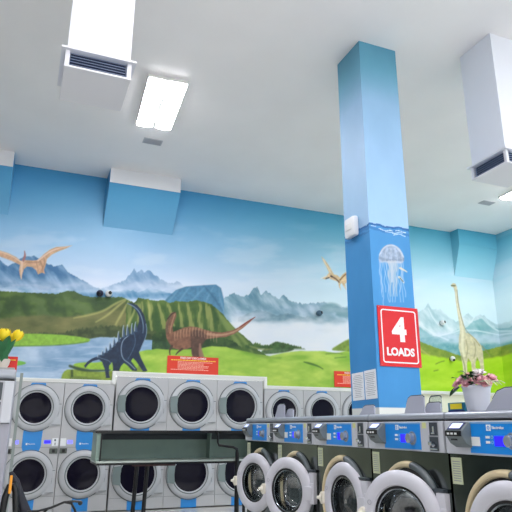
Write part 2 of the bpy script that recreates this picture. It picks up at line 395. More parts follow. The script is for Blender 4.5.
    p.poly([(166,334),(165.5,329),(166,323),(168,318),(170.5,313.5),(173,312),(176,312.5),(176.5,316),(174.5,321),(172.5,327),(173,332),(178,330),(184,327.5),(190,326.5),(197,327),(204,329.5),(212,331.5),(222,332.5),(232,330.5),(240,326.5),(247,321.5),(255,317),(250,322),(243,328),(235,333.5),(226,337),(216,338),(207,339),(203,342),(200,347),(201,352),(202,358),(193,359),(191.5,353),(192,347),(187,349),(180,350),(173,348),(169,343),(166.5,338)], B_, 1, .5, .22, curve=False)
    p.poly([(192,330),(200,330),(206,334),(206,340),(202,346),(199,352),(201,359),(194,359),(191,351),(191,343),(190,336)], BD, .75, .9, .2)
    for i in range(15):
        x = 175+i*3.0; y = 332.5-4.6*math.sin(i/10*math.pi*.8)+ (i > 8)*(i-8)*.1
        p.stroke([(x,y),(x-.6,y+4.5),(x-.2,y+8)], [1.1,.8,.4], BL, .58, .6)
    p.stroke([(208,334),(220,335.5),(232,333),(241,328),(248,322.5)], [3,2.4,1.8,1.2,.6], BL, .7, .8)
    p.stroke([(240,327),(248,321.5),(255,317.2)], [1.4,1.4,.7], (136,62,56), .9, .5)
    p.stroke([(167,332),(167,325),(169.5,318),(173,313)], [1.5,2,2,1.2], (96,84,66), .7, .6)
    p.stroke([(170,333),(171,326),(173.5,318),(175,314)], 1, BL, .6, .5)
    p.stroke([(167.5,319),(171,314.5),(175,312.2)], 1, (60,48,42), .8, .4)
    p.stroke([(172,346),(169.5,350),(170,355)], [2.2,1.6,.9], BD, 1, .5); p.stroke([(182,349),(178,352),(176,354.5)], [2.2,1.6,.9], BD, 1, .5)
    p.stroke([(200,344),(200.5,352),(202,358)], [1.5,4,5], (150,112,96), .9, .8)
    # right gliding reptile
    p.poly([(321.5,256.5),(325,260),(328.5,265),(331.5,270),(334,274.5),(337,275),(340,277.5),(343,274),(347,271),(352,270),(352,284),(347,282),(345,284),(346,290),(343.5,286),(341.5,283),(340,285),(341,290.5),(339,287),(338,281.5),(333,280),(328,278),(325,279.5),(322,278),(327,275.5),(329,272.5),(326,266),(323,261)], (222,196,152), 1, .5, .14, curve=False)
    p.stroke([(323,259),(327,266),(331,273)], 1, (240,226,196), .8, .5)
    p.stroke([(331,276),(336,279),(339,282)], 1.6, (110,78,52), .8, .6); p.stroke([(340,280),(345,274.5),(350,272)], 1.4, (132,92,52), .8, .5)
    p.stroke([(326,278.7),(329,277.6)], 1.2, (70,60,60), .9, .4); p.stroke([(331,276.2),(332,276.6)], 1.4, (60,50,50), .9, .4)
    p.stroke([(321,278.4),(327,276)], .8, (244,240,228), .9, .4)
    # tall pale long-neck
    N_ = (212,204,168); NL = (236,232,206); ND = (150,142,108)
    p.poly([(451,284.8),(453,283),(455.5,283.6),(457,287),(457.6,293),(458.6,302),(460.5,312),(462.5,320),(464.5,328),(466,332.5),(470,334),(476,339),(481,345),(483,352),(483.5,360),(484.5,372),(481,372),(479.5,362),(477,357),(475.5,363),(476,372),(472,372),(471,362),(468,358),(467,364),(467.5,374),(463.5,374),(462.5,364),(461,356),(458.8,348),(458.8,338),(460,331),(459,322),(457.3,312),(455.8,302),(454.8,292),(453.6,287.5),(451.5,286.6)], N_, 1, .5, .12, curve=False)
    p.stroke([(456,288),(456.6,300),(459,312),(461.5,323),(463,332),(462,346),(464,356)], [.8,1,1.2,1.6,2.5,3,2], NL, .7, .8)
    p.stroke([(457,290),(458,303),(461,316),(465,330),(474,338),(480,346)], .8, ND, .7, .5)
    p.stroke([(466,340),(468,350),(466,358)], 1, ND, .6, .7); p.stroke([(474,342),(476,350),(474,358)], 1, ND, .6, .7)
    p.stroke([(461.5,356),(464.5,364),(465.5,373)], 1.2, (120,132,90), .6, .6); p.stroke([(482,346),(487,352),(490,356)], [1.4,1,.6], ND, .7, .5)
    p.stroke([(451.5,285.6),(455,285.8)], 1.3, (96,104,70), .9, .4)
    return np.clip(p.c, 0, 255)

def to_lin(c):
    c = c/255.; return np.where(c <= .04045, c/12.92, ((c+.055)/1.055)**2.4)
def paint_mat(name, rough=.45):
    m = bpy.data.materials.new(name); m.use_nodes = True; n = m.node_tree.nodes; l = m.node_tree.links; b = n['Principled BSDF']
    a = n.new('ShaderNodeVertexColor'); a.layer_name = 'paint'; l.new(a.outputs['Color'], b.inputs['Base Color'])
    b.inputs['Roughness'].default_value = rough; b.inputs['Specular IOR Level'].default_value = .35
    tc = n.new('ShaderNodeTexCoord'); nb = n.new('ShaderNodeTexNoise'); nb.inputs['Scale'].default_value = 9; nb.inputs['Detail'].default_value = 5
    l.new(tc.outputs['Object'], nb.inputs['Vector']); bp = n.new('ShaderNodeBump'); bp.inputs['Strength'].default_value = .12; bp.inputs['Distance'].default_value = .01
    l.new(nb.outputs['Fac'], bp.inputs['Height']); l.new(bp.outputs[0], b.inputs['Normal'])
    return m
WALLPAINT = paint_mat('painted wall mural')
def grid_mesh(name, blocks, m, parent=None):
    """blocks: list of (origin, du, dv, nu, nv, colourfn(P)->Nx3 sRGB)"""
    V = []; F = []; K = []; off = 0
    for o, du, dv, nu_, nv_, fn in blocks:
        a = np.linspace(0, 1, nu_+1); b = np.linspace(0, 1, nv_+1); A, Bm = np.meshgrid(a, b)
        P = np.array(o, float)+A.ravel()[:, None]*np.array(du, float)+Bm.ravel()[:, None]*np.array(dv, float)
        V.append(P); K.append(fn(P))
        i = np.arange(nu_); j = np.arange(nv_); I, J = np.meshgrid(i, j); q = (J*(nu_+1)+I).ravel()+off
        F.append(np.stack([q, q+1, q+nu_+2, q+nu_+1], 1)); off += len(P)
    V = np.concatenate(V); F = np.concatenate(F); K = np.concatenate(K)
    me = bpy.data.meshes.new(name)
    me.vertices.add(len(V)); me.vertices.foreach_set('co', V.astype(np.float32).ravel())
    me.loops.add(F.size); me.loops.foreach_set('vertex_index', F.astype(np.int32).ravel())
    me.polygons.add(len(F)); me.polygons.foreach_set('loop_start', np.arange(0, F.size, 4, dtype=np.int32)); 
    me.update(calc_edges=True)
    at = me.color_attributes.new('paint', 'FLOAT_COLOR', 'POINT')
    c = np.ones((len(V), 4), np.float32); c[:, :3] = to_lin(K); at.data.foreach_set('color', c.ravel())
    me.materials.append(m); me.validate()
    o = bpy.data.objects.new(name, me); C.objects.link(o)
    if parent: o.parent = parent
    return o

# ------------------------------------------------------------------ materials
white = mat('white ceiling paint', (247,243,243), .6, bump=.05, bscale=3, var=.03, vscale=1.2)
trimw = mat('white trim', (236,236,232), .35)
cream = mat('cream wall', (226,224,200), .5, var=.05)
floorm = mat('floor tile', (214,212,206), .25, var=.15, vscale=3)
steel = mat('brushed steel', (92,99,97), .13, 1., var=.22, vscale=3)
dsteel = mat('drum steel', (96,100,108), .28, 1., var=.5, vscale=70)
panelg = mat('light grey panel', (196,198,206), .38)
railg = mat('rail grey', (168,172,182), .3, .35)
blue = mat('blue panel', (22,140,230), .35)
bluedry = mat('blue dryer strip', (44,138,214), .4)
dark = mat('black rubber', (14,14,18), .45)
darkm = mat('dark inset', (60,68,76), .35)
doorp = mat('lilac grey door plastic', (204,203,212), .32)
creamr = mat('cream plastic', (222,204,166), .4)
latchm = mat('latch plastic', (232,226,212), .35)
glass = mat('door glass', (225,235,240), .02, 0, .5, trans=1., ior=1.45)
chrome = mat('chrome', (200,204,210), .08, 1.)
readerm = mat('card reader shell', (108,118,122), .4)
blk = mat('black enamel', (10,10,14), .35)
lcd = mat('lit blue display', (30,20,220), .3, emis=(40,30,255), estr=.9)
lcdw = mat('lit pale display', (190,200,250), .3, emis=(200,215,255), estr=.55)
whitep = mat('white label', (236,238,240), .5)
yellowl = mat('yellow label', (214,216,150), .5)
paleg = mat('pale green sticker', (206,212,178), .5)
dryg = mat('dryer grey enamel', (188,188,190), .4, var=.04, vscale=3)
drygr = mat('dryer door ring', (186,188,192), .34)
drygd = mat('dryer groove', (104,112,112), .5)
dglass = mat('dark dryer glass', (20,18,32), .12, 0, .12)
hingeg = mat('grey green hinge plate', (122,136,136), .4)
tableg = mat('grey green laminate', (136,158,148), .45, var=.06)
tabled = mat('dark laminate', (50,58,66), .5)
tablet = mat('pale steel edge', (186,196,188), .3, .3)
red = mat('red sign', (214,28,36), .35)
redor = mat('orange red sign', (226,58,34), .4)
greyp = mat('grey lid plastic', (176,178,192), .35)
lgt = mat('fluorescent lens', (240,248,255), .4, emis=(251,249,253), estr=34)
ventw = mat('diffuser white', (226,226,232), .45)
grill = mat('grille blue grey', (150,166,200), .45)

def clearmat(name, tint, refl):
    m = bpy.data.materials.new(name); m.use_nodes = True; n = m.node_tree.nodes; l = m.node_tree.links
    n.remove(n['Principled BSDF']); t = n.new('ShaderNodeBsdfTransparent'); t.inputs[0].default_value = (*tint, 1)
    g = n.new('ShaderNodeBsdfGlossy'); g.inputs['Roughness'].default_value = .03; mx = n.new('ShaderNodeMixShader')
    fr_ = n.new('ShaderNodeLayerWeight'); fr_.inputs[0].default_value = .35; mr = n.new('ShaderNodeMapRange')
    mr.inputs['To Min'].default_value = refl; mr.inputs['To Max'].default_value = min(1, refl*5+.3)
    l.new(fr_.outputs['Fresnel'], mr.inputs['Value']); l.new(mr.outputs[0], mx.inputs[0]); l.new(t.outputs[0], mx.inputs[1]); l.new(g.outputs[0], mx.inputs[2])
    l.new(mx.outputs[0], n['Material Output'].inputs[0]); return m
glass = clearmat('porthole glass', (.86,.90,.92), .10)
# ------------------------------------------------------------------ room shell
ZC = 5.68; YW = 10.0; XR = 10.02; XL = -4.0; YF = -4.0
o = MB().box(XL, XR, YF, YW+.9, -.1, 0).build('floor', floorm); struct(o)
o = MB().box(XL, XR+.1, YF, YW+.1, ZC, ZC+.1).build('ceiling', white); struct(o)
def wallpaint(P):
    u, v = canvas_map(P); return mural(u, v)
o = grid_mesh('wall_back', [((XL, YW, 2.15), (XR-XL, 0, 0), (0, 0, ZC-2.15), 1250, 330, wallpaint),
     ((XL, YW, 1.99), (1.42-XL, 0, 0), (0, 0, .16), 480, 14, wallpaint), ((4.15, YW, 1.99), (XR-4.15, 0, 0), (0, 0, .16), 520, 14, wallpaint)], WALLPAINT); struct(o)
struct(MB().box(XL, 6.6, YW+.85, YW+.9, 0, 2.15).build('wall_recess', mat('recess wall', (150,150,148), .7)))
struct(MB().box(XL, -.15, YW+.0, YW+.05, 0, 1.99).build('wall_infill', mat('wainscot', (228,228,206), .5)))
struct(MB().box(6.6, XR, YW+.0, YW+.05, 0, 1.99).build('wall_wainscot', mat('wainscot', (228,228,206), .5)))
def rightpaint(P):
    Q = P.copy(); Q[:, 1] = YW; Q[:, 0] = XR+(YW-P[:, 1])*.55; u, v = canvas_map(Q)
    return mural(np.minimum(u, 538), v)
o = grid_mesh('wall_right', [((XR, YW, 1.95), (0, -2.0, 0), (0, 0, ZC-1.95), 120, 240, rightpaint),
     ((XR, YW-2, 0), (0, YF-YW+2, 0), (0, 0, ZC), 20, 20, lambda P: np.tile([180.,210,222], (len(P), 1))),
     ((XR, YW, 0), (0, -2, 0), (0, 0, 1.95), 4, 4, lambda P: np.tile([222.,222,202], (len(P), 1)))], WALLPAINT); struct(o)
o = MB().box(XL-.1, XL, YF, YW, 0, ZC).build('wall_left', mat('left wall paint', (112,122,122), .6)); struct(o)
fr = MB(); fr.box(XL, XR, YF-.1, YF, 0, .5).box(XL, XR, YF-.1, YF, 3.6, ZC)
for x in (-4, -.6, 2.9, 6.4, 9.87): fr.box(x, x+.15, YF-.1, YF, .5, 3.6)
struct(fr.build('wall_front', mat('front wall paint', (150,156,160), .6)))
struct(MB().box(XL, XR, YF-.06, YF-.055, .5, 3.6).build('window_1', clearmat('shop window glass', (.97,.98,.98), .05)))

# sloped haunches where the roof beams meet the back wall
def haunch(name, x0, x1, d, zv, zb, wtop):
    def skyp(P):
        Q = P.copy(); Q[:, 1] = YW; u, v = canvas_map(Q); return sky(u, v)
    def face(P):
        c = skyp(P)*np.array([.93, .99, 1.0])
        if wtop: c = np.where((P[:, 2] > zv-.002)[:, None], np.array([226., 226, 230]), c)
        return c
    w = x1-x0
    bl = [((x0, YW-d, zv+.004), (w, 0, 0), (0, 0, ZC-zv-.004), 20, 4, face), ((x0, YW, zb), (w, 0, 0), (0, -d, zv-zb), 30, 40, lambda P: face(P-np.array([0, 0, .004])))]
    def side(x):
        # side cheek: slanted column strips
        return [((x, YW, zb), (0, 0, 0), (0, 0, ZC-zb), 1, 1, face)]
    o = grid_mesh(name, bl, WALLPAINT)
    bm = bmesh.new(); bm.from_mesh(o.data); lay = bm.verts.layers.float_color['paint']
    for x in (x0, x1):
        rows = []
        for i in range(25):
            z = zb+(ZC-zb)*i/24; dd = d*min(1, (z-zb)/(zv-zb)); pr = np.array([[x, YW, z]])
            c = to_lin(skyp(pr)*np.array([.97, 1, 1.0]))[0]
            r = []
            for y in (YW, YW-dd):
                q = bm.verts.new((x, y, z)); q[lay] = (*c, 1); r.append(q)
            rows.append(r)
        for i in range(24): bm.faces.new((rows[i][0], rows[i][1], rows[i+1][1], rows[i+1][0]))
    bmesh.ops.recalc_face_normals(bm, faces=bm.faces)
    bm.to_mesh(o.data); bm.free(); struct(o)
haunch('trim_1', -1.85, -.53, .50, 5.40, 4.73, True)
haunch('trim_2', 1.045, 2.315, .50, 5.40, 4.74, True)
haunch('trim_3', 8.90, 10.02, .26, 5.31, 4.62, False)

# white trim around the dryers
def trim(name, x0, x1, y, z0, z1, d=.05):
    m = MB(); m.box(x0, x1, y-d, y+.01, z0, z1, bev=.006); m.box(x0, x1, y-d-.012, y-d, z0+(z1-z0)*.55, z1, bev=.003)
    struct(m.build(name, trimw, smooth=True))
Y1, Y2 = 9.97, 8.95
trim('trim_4', XL, 1.40, 9.99, 1.975, 2.035)
trim('trim_5', 1.40, 4.22, 9.99, 2.115, 2.19)
for nm, xx in (('trim_10', 1.40), ('trim_11', 4.16)):
    struct(MB().box(xx, xx+.06, 9.925, 9.995, 1.975, 2.16, bev=.006).build(nm, trimw, smooth=True))
trim('trim_6', 4.21, XR, 9.99, 1.975, 2.035)
struct(MB().box(XR-.05, XR-.002, 7.5, 9.86, 1.975, 2.035, bev=.006).build('trim_7', trimw))

# ------------------------------------------------------------------ pillar
def hexl(*a): return np.array(a, float)
def colsky(P):
    z = P[:, 2]; zz = [0, 1.485, 1.49, 3.36, 3.37, 3.8, 4.3, 4.9, 5.35, 5.68]
    K = np.array([[224,226,222],[224,226,222],[64,142,204],[70,146,206],[164,200,236],[160,198,232],[156,194,230],[146,186,220],[104,166,192],[88,152,178]], float)
    c = np.stack([np.interp(z, zz, K[:, i]) for i in range(3)], 1)
    n = fbm(P[:, 0]*3+P[:, 1]*3, z*1.6, 51)[:, None]-.5
    return c+n*16
def colbase(P, s):
    wl = 3.385+.007*np.sin(s*20)+.004*np.sin(s*51+1)
    z = P[:, 2]; c = colsky(P)
    sky_ = colsky(np.stack([P[:, 0], P[:, 1], np.maximum(z, 3.38)], 1)); sea = colsky(np.stack([P[:, 0], P[:, 1], np.minimum(z, 3.35)], 1))
    m = ss(z, wl-.006, wl+.006)[:, None]; k = (z > 1.49)[:, None]
    c = np.where(k, sky_*m+sea*(1-m), c)
    band = ((z > wl-.09) & (z < wl)); w = np.sin((z-wl)*110+np.sin(s*13)*1.5+s*5)+.4
    c = np.where((band & (w > .2))[:, None], c*.65+np.array([28, 88, 158])*.35, c)
    d = np.abs(z-wl+.006) < .012
    c = np.where(d[:, None], np.array([36., 100, 166]), c)
    for zo, s0, s1 in ((.045,.12,.30),(.062,.2,.42),(.085,.30,.46),(.04,.33,.47),(.03,.02,.09)):
        ln = (np.abs(z-wl+zo+.004*np.sin(s*24+zo*99)) < .004) & (s > s0) & (s < s1)
        c = np.where(ln[:, None], np.array([196., 222, 240]), c)
    return c
def colfront(P):
    c = colbase(P, P[:, 0]-3.25)
    u, v = canvas_map(P); p = Paint(u, v); p.c = c
    # jellyfish painted on the front face
    J = (176,190,206); JD = (124,140,164)
    p.poly([(378.5,261),(379,254),(382,248),(387,244.5),(392,244),(398,246.5),(402,251.5),(404,257),(404,262),(400,264),(395,262.5),(390,263.5),(385,262),(381,263)], (158,172,194), .95, .6, .2)
    p.stroke([(379.5,255),(383,248.5),(388,245.3),(394,245.3),(400,250),(403.5,257)], 1.2, (206,216,228), .7, .6)
    p.stroke([(380,258),(388,260.5),(396,260),(403,260)], 2, JD, .7, .8)
    for i, x in enumerate((382,385,388,391,394,397,400,402)):
        p.stroke([(x*.6+391*.4,249),(x,254),(x+.3,261)], .7, (198,208,222) if i % 2 else JD, .5, .5)
    rng = random.Random(3)
    for i in range(17):
        x = 379.5+i*1.45; pts = [(x, 262)]; y = 262; Lx = rng.choice((20, 28, 36, 44, 32))
        while y < 262+Lx and y < 305: y += 5; x += rng.uniform(-1.6, 1.8)+.12; pts.append((x, y))
        p.stroke(pts, [1.2]+[.8]*(len(pts)-1), (190,206,226), .55, .45)
    for x in (389, 392, 395):
        p.stroke([(x,262),(x+2,268),(x-1,274),(x+2,281),(x+1,288),(x+2,296)], [3.4,3.6,3,2.4,1.8,1], (196,200,206), .65, .8)
    for a in ([(400,268),(404,270),(407,272)], [(399,277),(402,280),(404,283)]):
        p.stroke(a, [2,1.5,.8], (226,214,186), .9, .4)
    p.stroke([(400,278),(403,281.5)], .8, (60,80,90), .9, .4)
    # redraw plinth region untouched
    return p.c
col = empty('pillar', (0, 0, 0))
bpy.data.objects.remove(col)
cx0, cx1, cy0, cy1 = 3.25, 3.76, 4.865, 5.37
o = grid_mesh('pillar', [((cx0, cy0, 0), (cx1-cx0, 0, 0), (0, 0, ZC), 84, 900, colfront),
    ((cx0, cy1, 0), (0, cy0-cy1, 0), (0, 0, ZC), 60, 640, lambda P: colbase(P, cy0-P[:, 1])),
    ((cx1, cy0, 0), (0, cy1-cy0, 0), (0, 0, ZC), 10, 60, lambda P: colbase(P, P[:, 1]-cy0)),
    ((cx1, cy1, 0), (cx0-cx1, 0, 0), (0, 0, ZC), 10, 60, lambda P: colbase(P, P[:, 0]-cx0))], paint_mat('painted pillar', .5))
tag(o, 'tall square blue pillar painted with a wavy water line and a jellyfish', 'pillar')

# ------------------------------------------------------------------ things on the pillar
s = empty('loads_sign', (3.535, cy0, 1.885), 0, 'red metal sign reading 4 LOADS on the blue pillar', 'sign')
m = MB(); m.box(-.25, .25, -.012, -.002, 0, .615, bev=.003); m.build('sign_plate', red, s)
m = MB()
def rrect(m_, x0, x1, z0, z1, r, w, y0, y1):
    pts = []
    for (cx, cz, a0) in ((x1-r, z1-r, 0), (x0+r, z1-r, 90), (x0+r, z0+r, 180), (x1-r, z0+r, 270)):
        for k in range(6):
            a = R(a0+k*18); pts.append((cx+r*math.cos(a), cz+r*math.sin(a), cx+(r-w)*math.cos(a), cz+(r-w)*math.sin(a)))
    n = len(pts); vs = [(p[0], y0, p[1]) for p in pts]+[(p[2], y0, p[3]) for p in pts]+[(p[0], y1, p[1]) for p in pts]+[(p[2], y1, p[3]) for p in pts]
    fs = []
    for i in range(n):
        j = (i+1) % n; fs += [(i, j, n+j, n+i), (2*n+i, 3*n+i, 3*n+j, 2*n+j), (i, 2*n+i, 2*n+j, j), (n+i, n+j, 3*n+j, 3*n+i)]
    m_._add(vs, fs)
rrect(m, -.215, .215, .035, .58, .03, .012, -.015, -.0125); m.build('sign_border', whitep, s)
text('sign_numeral', '4', .335, whitep, s, face_y(0, -.0145, .365), .013, .0012, sx=.98)
text('sign_word', 'LOADS', .108, whitep, s, face_y(0, -.0145, .145), .0045, .0012, sx=.98)
m = MB()
for x in (-.236, .236):
    for z in (.016, .6): m.lathe([(.004, -.002), (.004, .002), (.001, .003)], Matrix.Translation((x, -.013, z)) @ Matrix.Rotation(R(90), 4, 'X'), 10)
m.build('screw', chrome, s)

def side_x(x, y, z, tilt=0):   # frame on a face looking to -x: local x -> -y world
    return Matrix.Translation((x, y, z)) @ Matrix.Rotation(R(-90), 4, 'Z') @ Matrix.Rotation(R(tilt), 4, 'Y')
inkm = mat('printed grey ink', (150,152,158), .6)
def paper(y0, y1, z0, z1, lab, tl):
    s = empty('wall_notice', (cx0, (y0+y1)/2, (z0+z1)/2), R(-90), lab, 'notice'); s.rotation_euler = (0, R(0), R(-90))
    w = (y1-y0)/2; h = (z1-z0)/2
    T = Matrix.Rotation(R(tl), 4, 'Y')
    m = MB(); m.box(-w, w, -.004, -.001, -h, h, T); m.build('paper_sheet', whitep, s)
    m = MB(); rg = random.Random(len(lab))
    for i in range(13):
        z = h-.03-i*.018; l = w*rg.uniform(.5, .85)
        m.box(-l, l, -.0046, -.004, z-.0022, z+.0022, T)
    m.build('printed_lines', inkm, s)
paper(5.115, 5.338, 1.567, 1.846, 'left white printed paper sheet taped to the side of the blue pillar', -1)
paper(4.885, 5.095, 1.571, 1.856, 'right white printed paper sheet taped to the side of the blue pillar', -1.5)
s = empty('wall_sounder', (cx0, 5.16, 3.43), R(-90), 'white rounded alarm unit on the pillar edge at the painted water line', 'alarm')
m = MB(); m.box(-.105, .105, -.07, -.001, -.115, .115, bev=.03); m.build('housing', mat('white abs', (232,234,238), .35), s, True)
m = MB(); m.box(-.06, .06, -.076, -.069, -.035, .035, bev=.003); m.build('strobe_lens', mat('clear strobe', (240,240,240), .15), s, True)

# ------------------------------------------------------------------ ceiling
def fixture(x, y, lab, grp=None, rot=-3.5):
    s = empty('ceiling_light', (x, y, ZC), R(rot), lab, 'ceiling light', grp)
    m = MB(); m.box(-.265, .265, -.665, .645, -.046, -.001, bev=.006); m.build('housing', trimw, s)
    for q in (-.143, .143):
        pr = [(-.112, -.03), (-.114, -.045), (-.095, -.056), (-.05, -.063), (0, -.065), (.05, -.063), (.095, -.056), (.114, -.045), (.112, -.03)]
        m = MB(); m.prism([(a+q, b) for a, b in pr], -.64, .62, 'y'); m.build('lamp_lens', lgt, s)
    return s
F0 = fixture(1.385, 7.10, 'twin tube ceiling light left of the blue pillar, beyond the left air vent box')
dup(F0, (8.55, 7.25, ZC), R(-3), 'ceiling light at the right edge just behind the right hanging duct')
G = 'added unseen ceiling lights nearer the shop front'
for (x, y) in ((1.39, 2.3), (8.5, 2.0), (5.2, .6), (-2.6, 4.0), (1.39, -2.2), (8.5, -2.2)):  # unseen fixtures added for more light on room, pillar side and duct
    dup(F0, (x, y, ZC), R(-3), 'added twin tube ceiling light, out of view nearer the shop front', G)
def cvent(x, y, lab):
    s = empty('ceiling_vent', (x, y, ZC), 0, lab, 'vent')
    m = MB(); m.box(-.15, .15, -.09, .09, -.012, -.001, bev=.003); m.build('vent_frame', mat('vent grey', (188,188,194), .5), s)
    m = MB()
    for i in range(6): m.box(-.13, .13, -.07+i*.026, -.058+i*.026, -.016, -.0125)
    m.build('vent_slats', mat('vent slat grey', (170,170,178), .5), s)
cvent(1.52, 8.26, 'small grey ceiling vent beyond the left ceiling light')
cvent(8.35, 8.25, 'small grey ceiling vent near the right wall')

def duct(x, y, lab):
    s = empty('air_duct', (x, y, 4.03), 0, lab, 'air duct')
    m = MB(); m.box(0, .50, 0, .50, .17, ZC-4.03-.002); m.build('duct_shaft', mat('duct white', (236,238,246), .45), s)
    m = MB(); m.box(-.045, .545, -.045, .545, .150, .168); m.build('flange', ventw, s)
    m = MB(); m.box(-.015, .515, -.015, .515, 0, .018, bev=.004)
    for a in (-.012, .477):
        for b in (-.012, .477): m.box(a, a+.035, b, b+.035, .016, .15)
    m.build('bottom_tray', ventw, s)
    m = MB(); m.box(.03, .47, .03, .47, .018, .15); m.build('inner_box', mat('duct inside', (44,58,88), .7), s)
    for (nx, rot, ox, oy) in ((0, 0, 0, 0), (1, 90, .5, 0), (2, 180, .5, .5), (3, 270, 0, .5)):
        T = Matrix.Translation((ox, oy, 0)) @ Matrix.Rotation(R(rot), 4, 'Z')
        m = MB()
        for i in range(5):
            z = .034+i*.025
            m._add([(.022, -.008, z-.006), (.478, -.008, z-.006), (.478, .018, z+.010), (.022, .018, z+.010), (.022, -.008, z-.002), (.478, -.008, z-.002), (.478, .018, z+.014), (.022, .018, z+.014)],
                   [(0,1,2,3), (4,7,6,5), (0,4,5,1), (1,5,6,2), (2,6,7,3), (3,7,4,0)], T)
        m.build('grille', grill, s)
duct(.045, 4.19, 'white hanging air duct box at the top left with dark slatted grille')
duct(4.575, 4.17, 'white hanging air duct at the right edge, its whole shaft seen')

# ------------------------------------------------------------------ washing machines
def XM(x, y, z): return Matrix.Translation((x, y, z)) @ Matrix.Rotation(R(90), 4, 'X')   # lathe axis (+z) -> -y
PIT = .76
def make_washer(name, label, front=steel, group=None):
    t = empty(name, (0, 0, 0), 0, label, 'washing machine', group)
    W = PIT-.012; D = .88; CX, CZ = .385, .81
    m = MB()
    m.plate_hole(.0, W, .10, 1.165, CX, CZ, .245, 0)
    m._add([(0,0,.1),(0,D,.1),(0,D,1.34),(0,0,1.34),(W,0,.1),(W,D,.1),(W,D,1.34),(W,0,1.34)], [(0,1,2,3),(4,7,6,5),(1,5,6,2),(3,2,6,7),(0,4,5,1)])
    m.build('body', front, t)
    MB().box(.02, W-.02, .04, D-.02, 0, .1).build('plinth', dark, t)
    m = MB(); m.lathe([(.246, 0), (.246, .05), (.252, .40), (.24, .40), (.235, .05), (.238, .0)], XM(CX, .0, CZ) @ Matrix.Rotation(math.pi, 4, 'X'), 48)
    m.disc(.25, .40, XM(CX, 0, CZ) @ Matrix.Rotation(math.pi, 4, 'X')); m.build('drum', dsteel, t, True)
    # control panel
    m = MB(); m.box(0, W, -.022, .0, 1.168, 1.335, bev=.004); cp = m.build('control_panel', panelg, t)
    m = MB(); m.box(.19, .552, -.0255, -.0225, 1.178, 1.320); m.build('blue_fascia', blue, cp)
    m = MB(); m.box(.20, .555, -.0262, -.0222, 1.3205, 1.328); m.build('fascia_band', mat('pale blue band', (120,170,220), .4), cp)
    # logo
    m = MB(); m.box(.315, .345, -.0275, -.0258, 1.286, 1.316); lg = m.build('logo_badge', whitep, cp)
    m = MB(); rr_ = XM(.330, -.0277, 1.301)
    m.lathe([(.0085, 0), (.0085, .0006), (.0062, .0006), (.0062, 0)], rr_, 20); m.box(.3292, .3308, -.0285, -.0277, 1.288, 1.314)
    m.build('logo_mark', blue, lg)
    text('brand_lettering', 'Electrolux', .019, whitep, cp, face_y(.352, -.0266, 1.301), .0004, .0004, 'LEFT')
    m = MB()
    for z in (1.232, 1.256): m.box(.305, .332, -.0275, -.0258, z-.006, z+.006)
    m.build('selector_key', whitep, cp)
    m = MB()
    for z in (1.232, 1.256): m.lathe([(.008, 0), (.008, .001), (.006, .001), (.006, 0)], XM(.347, -.0258, z), 14)
    m.build('key_symbol', mat('pale blue print', (150,200,240), .5), cp)
    m = MB(); m.box(.362, .432, -.0275, -.0258, 1.215, 1.262); m.build('display', lcd, cp)
    m = MB(); m.lathe([(0, .036), (.022, .036), (.027, .033), (.029, .004), (.034, .003), (.034, 0), (0, 0)], XM(.475, -.0255, 1.24), 28, closed=False)
    kn = m.build('selector_knob', mat('knob silver', (176,180,188), .25, .7), cp, True)
    m = MB(); m.lathe([(.033, 0), (.040, 0), (.040, .0012), (.033, .0012)], XM(.475, -.0255, 1.24), 28); m.build('knob_scale', mat('scale grey', (120,140,170), .5), kn)
    # number sticker
    m = MB(); m.box(.572, .606, -.0238, -.0222, 1.296, 1.328); ys = m.build('number_sticker', yellowl, cp)
    # coin unit
    for z0, z1, nm in ((1.258, 1.328, 'upper'), (1.176, 1.25, 'lower')):
        m = MB(); x0, x1 = .632, .706
        m.box(x0, x1, -.0245, -.0215, z0, z1)
        q = m.build('coin_panel', darkm, cp)
        if nm == 'upper':
            m = MB(); m.box(x0+.036, x0+.052, -.032, -.0245, z0+.012, z0+.05, bev=.002); m.box(x0+.028, x0+.058, -.036, -.0245, z0+.008, z0+.016, bev=.002); m.build('coin_slot', chrome, q)
            m = MB(); m.box(x0-.004, x0+.004, -.03, -.022, z0, z1); m.build('coin_bezel', panelg, q)
        else:
            m = MB(); m.box(x0+.014, x0+.044, -.05, -.0245, z0+.028, z0+.05, bev=.004); m.lathe([(.010, 0), (.010, .02), (0, .024)], XM(x0+.05, -.0245, z0+.03), 14, closed=False); m.box(x0+.006, x1-.006, -.034, -.0245, z0+.006, z0+.014, bev=.002)
            m.build('coin_slide', chrome, q)
    m = MB(); m.box(.625, .713, -.0235, -.0218, 1.170, 1.333); m.build('coin_frame', mat('coin frame', (170,172,180), .35), cp)
    # card reader
    m = MB(); X0, X1 = .08, .205
    pr = [(-.022, 1.324), (-.040, 1.328), (-.086, 1.288), (-.088, 1.262), (-.062, 1.222), (-.022, 1.200)]
    m.prism(pr, X0, X1, 'x'); cr = m.build('card_reader', readerm, t)
    bv = cr.modifiers.new('edge', 'BEVEL'); bv.width = .006; bv.segments = 2
    d = Vector((0, -.058, -.036)).normalized(); nn = Vector((0, d.z, -d.y))
    a = Vector((0, -.043, 1.3254)); b = Vector((0, -.083, 1.2906)); nn = Vector((0, -.656, .755))
    m = MB(); m._add([(X0+.012, *(a+nn*.001).yz), (X1-.012, *(a+nn*.001).yz), (X1-.012, *(b+nn*.001).yz), (X0+.012, *(b+nn*.001).yz), (X0+.012, *(a+nn*.003).yz), (X1-.012, *(a+nn*.003).yz), (X1-.012, *(b+nn*.003).yz), (X0+.012, *(b+nn*.003).yz)], [(0,1,2,3),(7,6,5,4),(0,4,5,1),(1,5,6,2),(2,6,7,3),(3,7,4,0)])
    sb = m.build('reader_screen_frame', mat('navy frame', (30,40,90), .3), cr)
    a2 = a+(b-a)*.15; b2 = a+(b-a)*.85
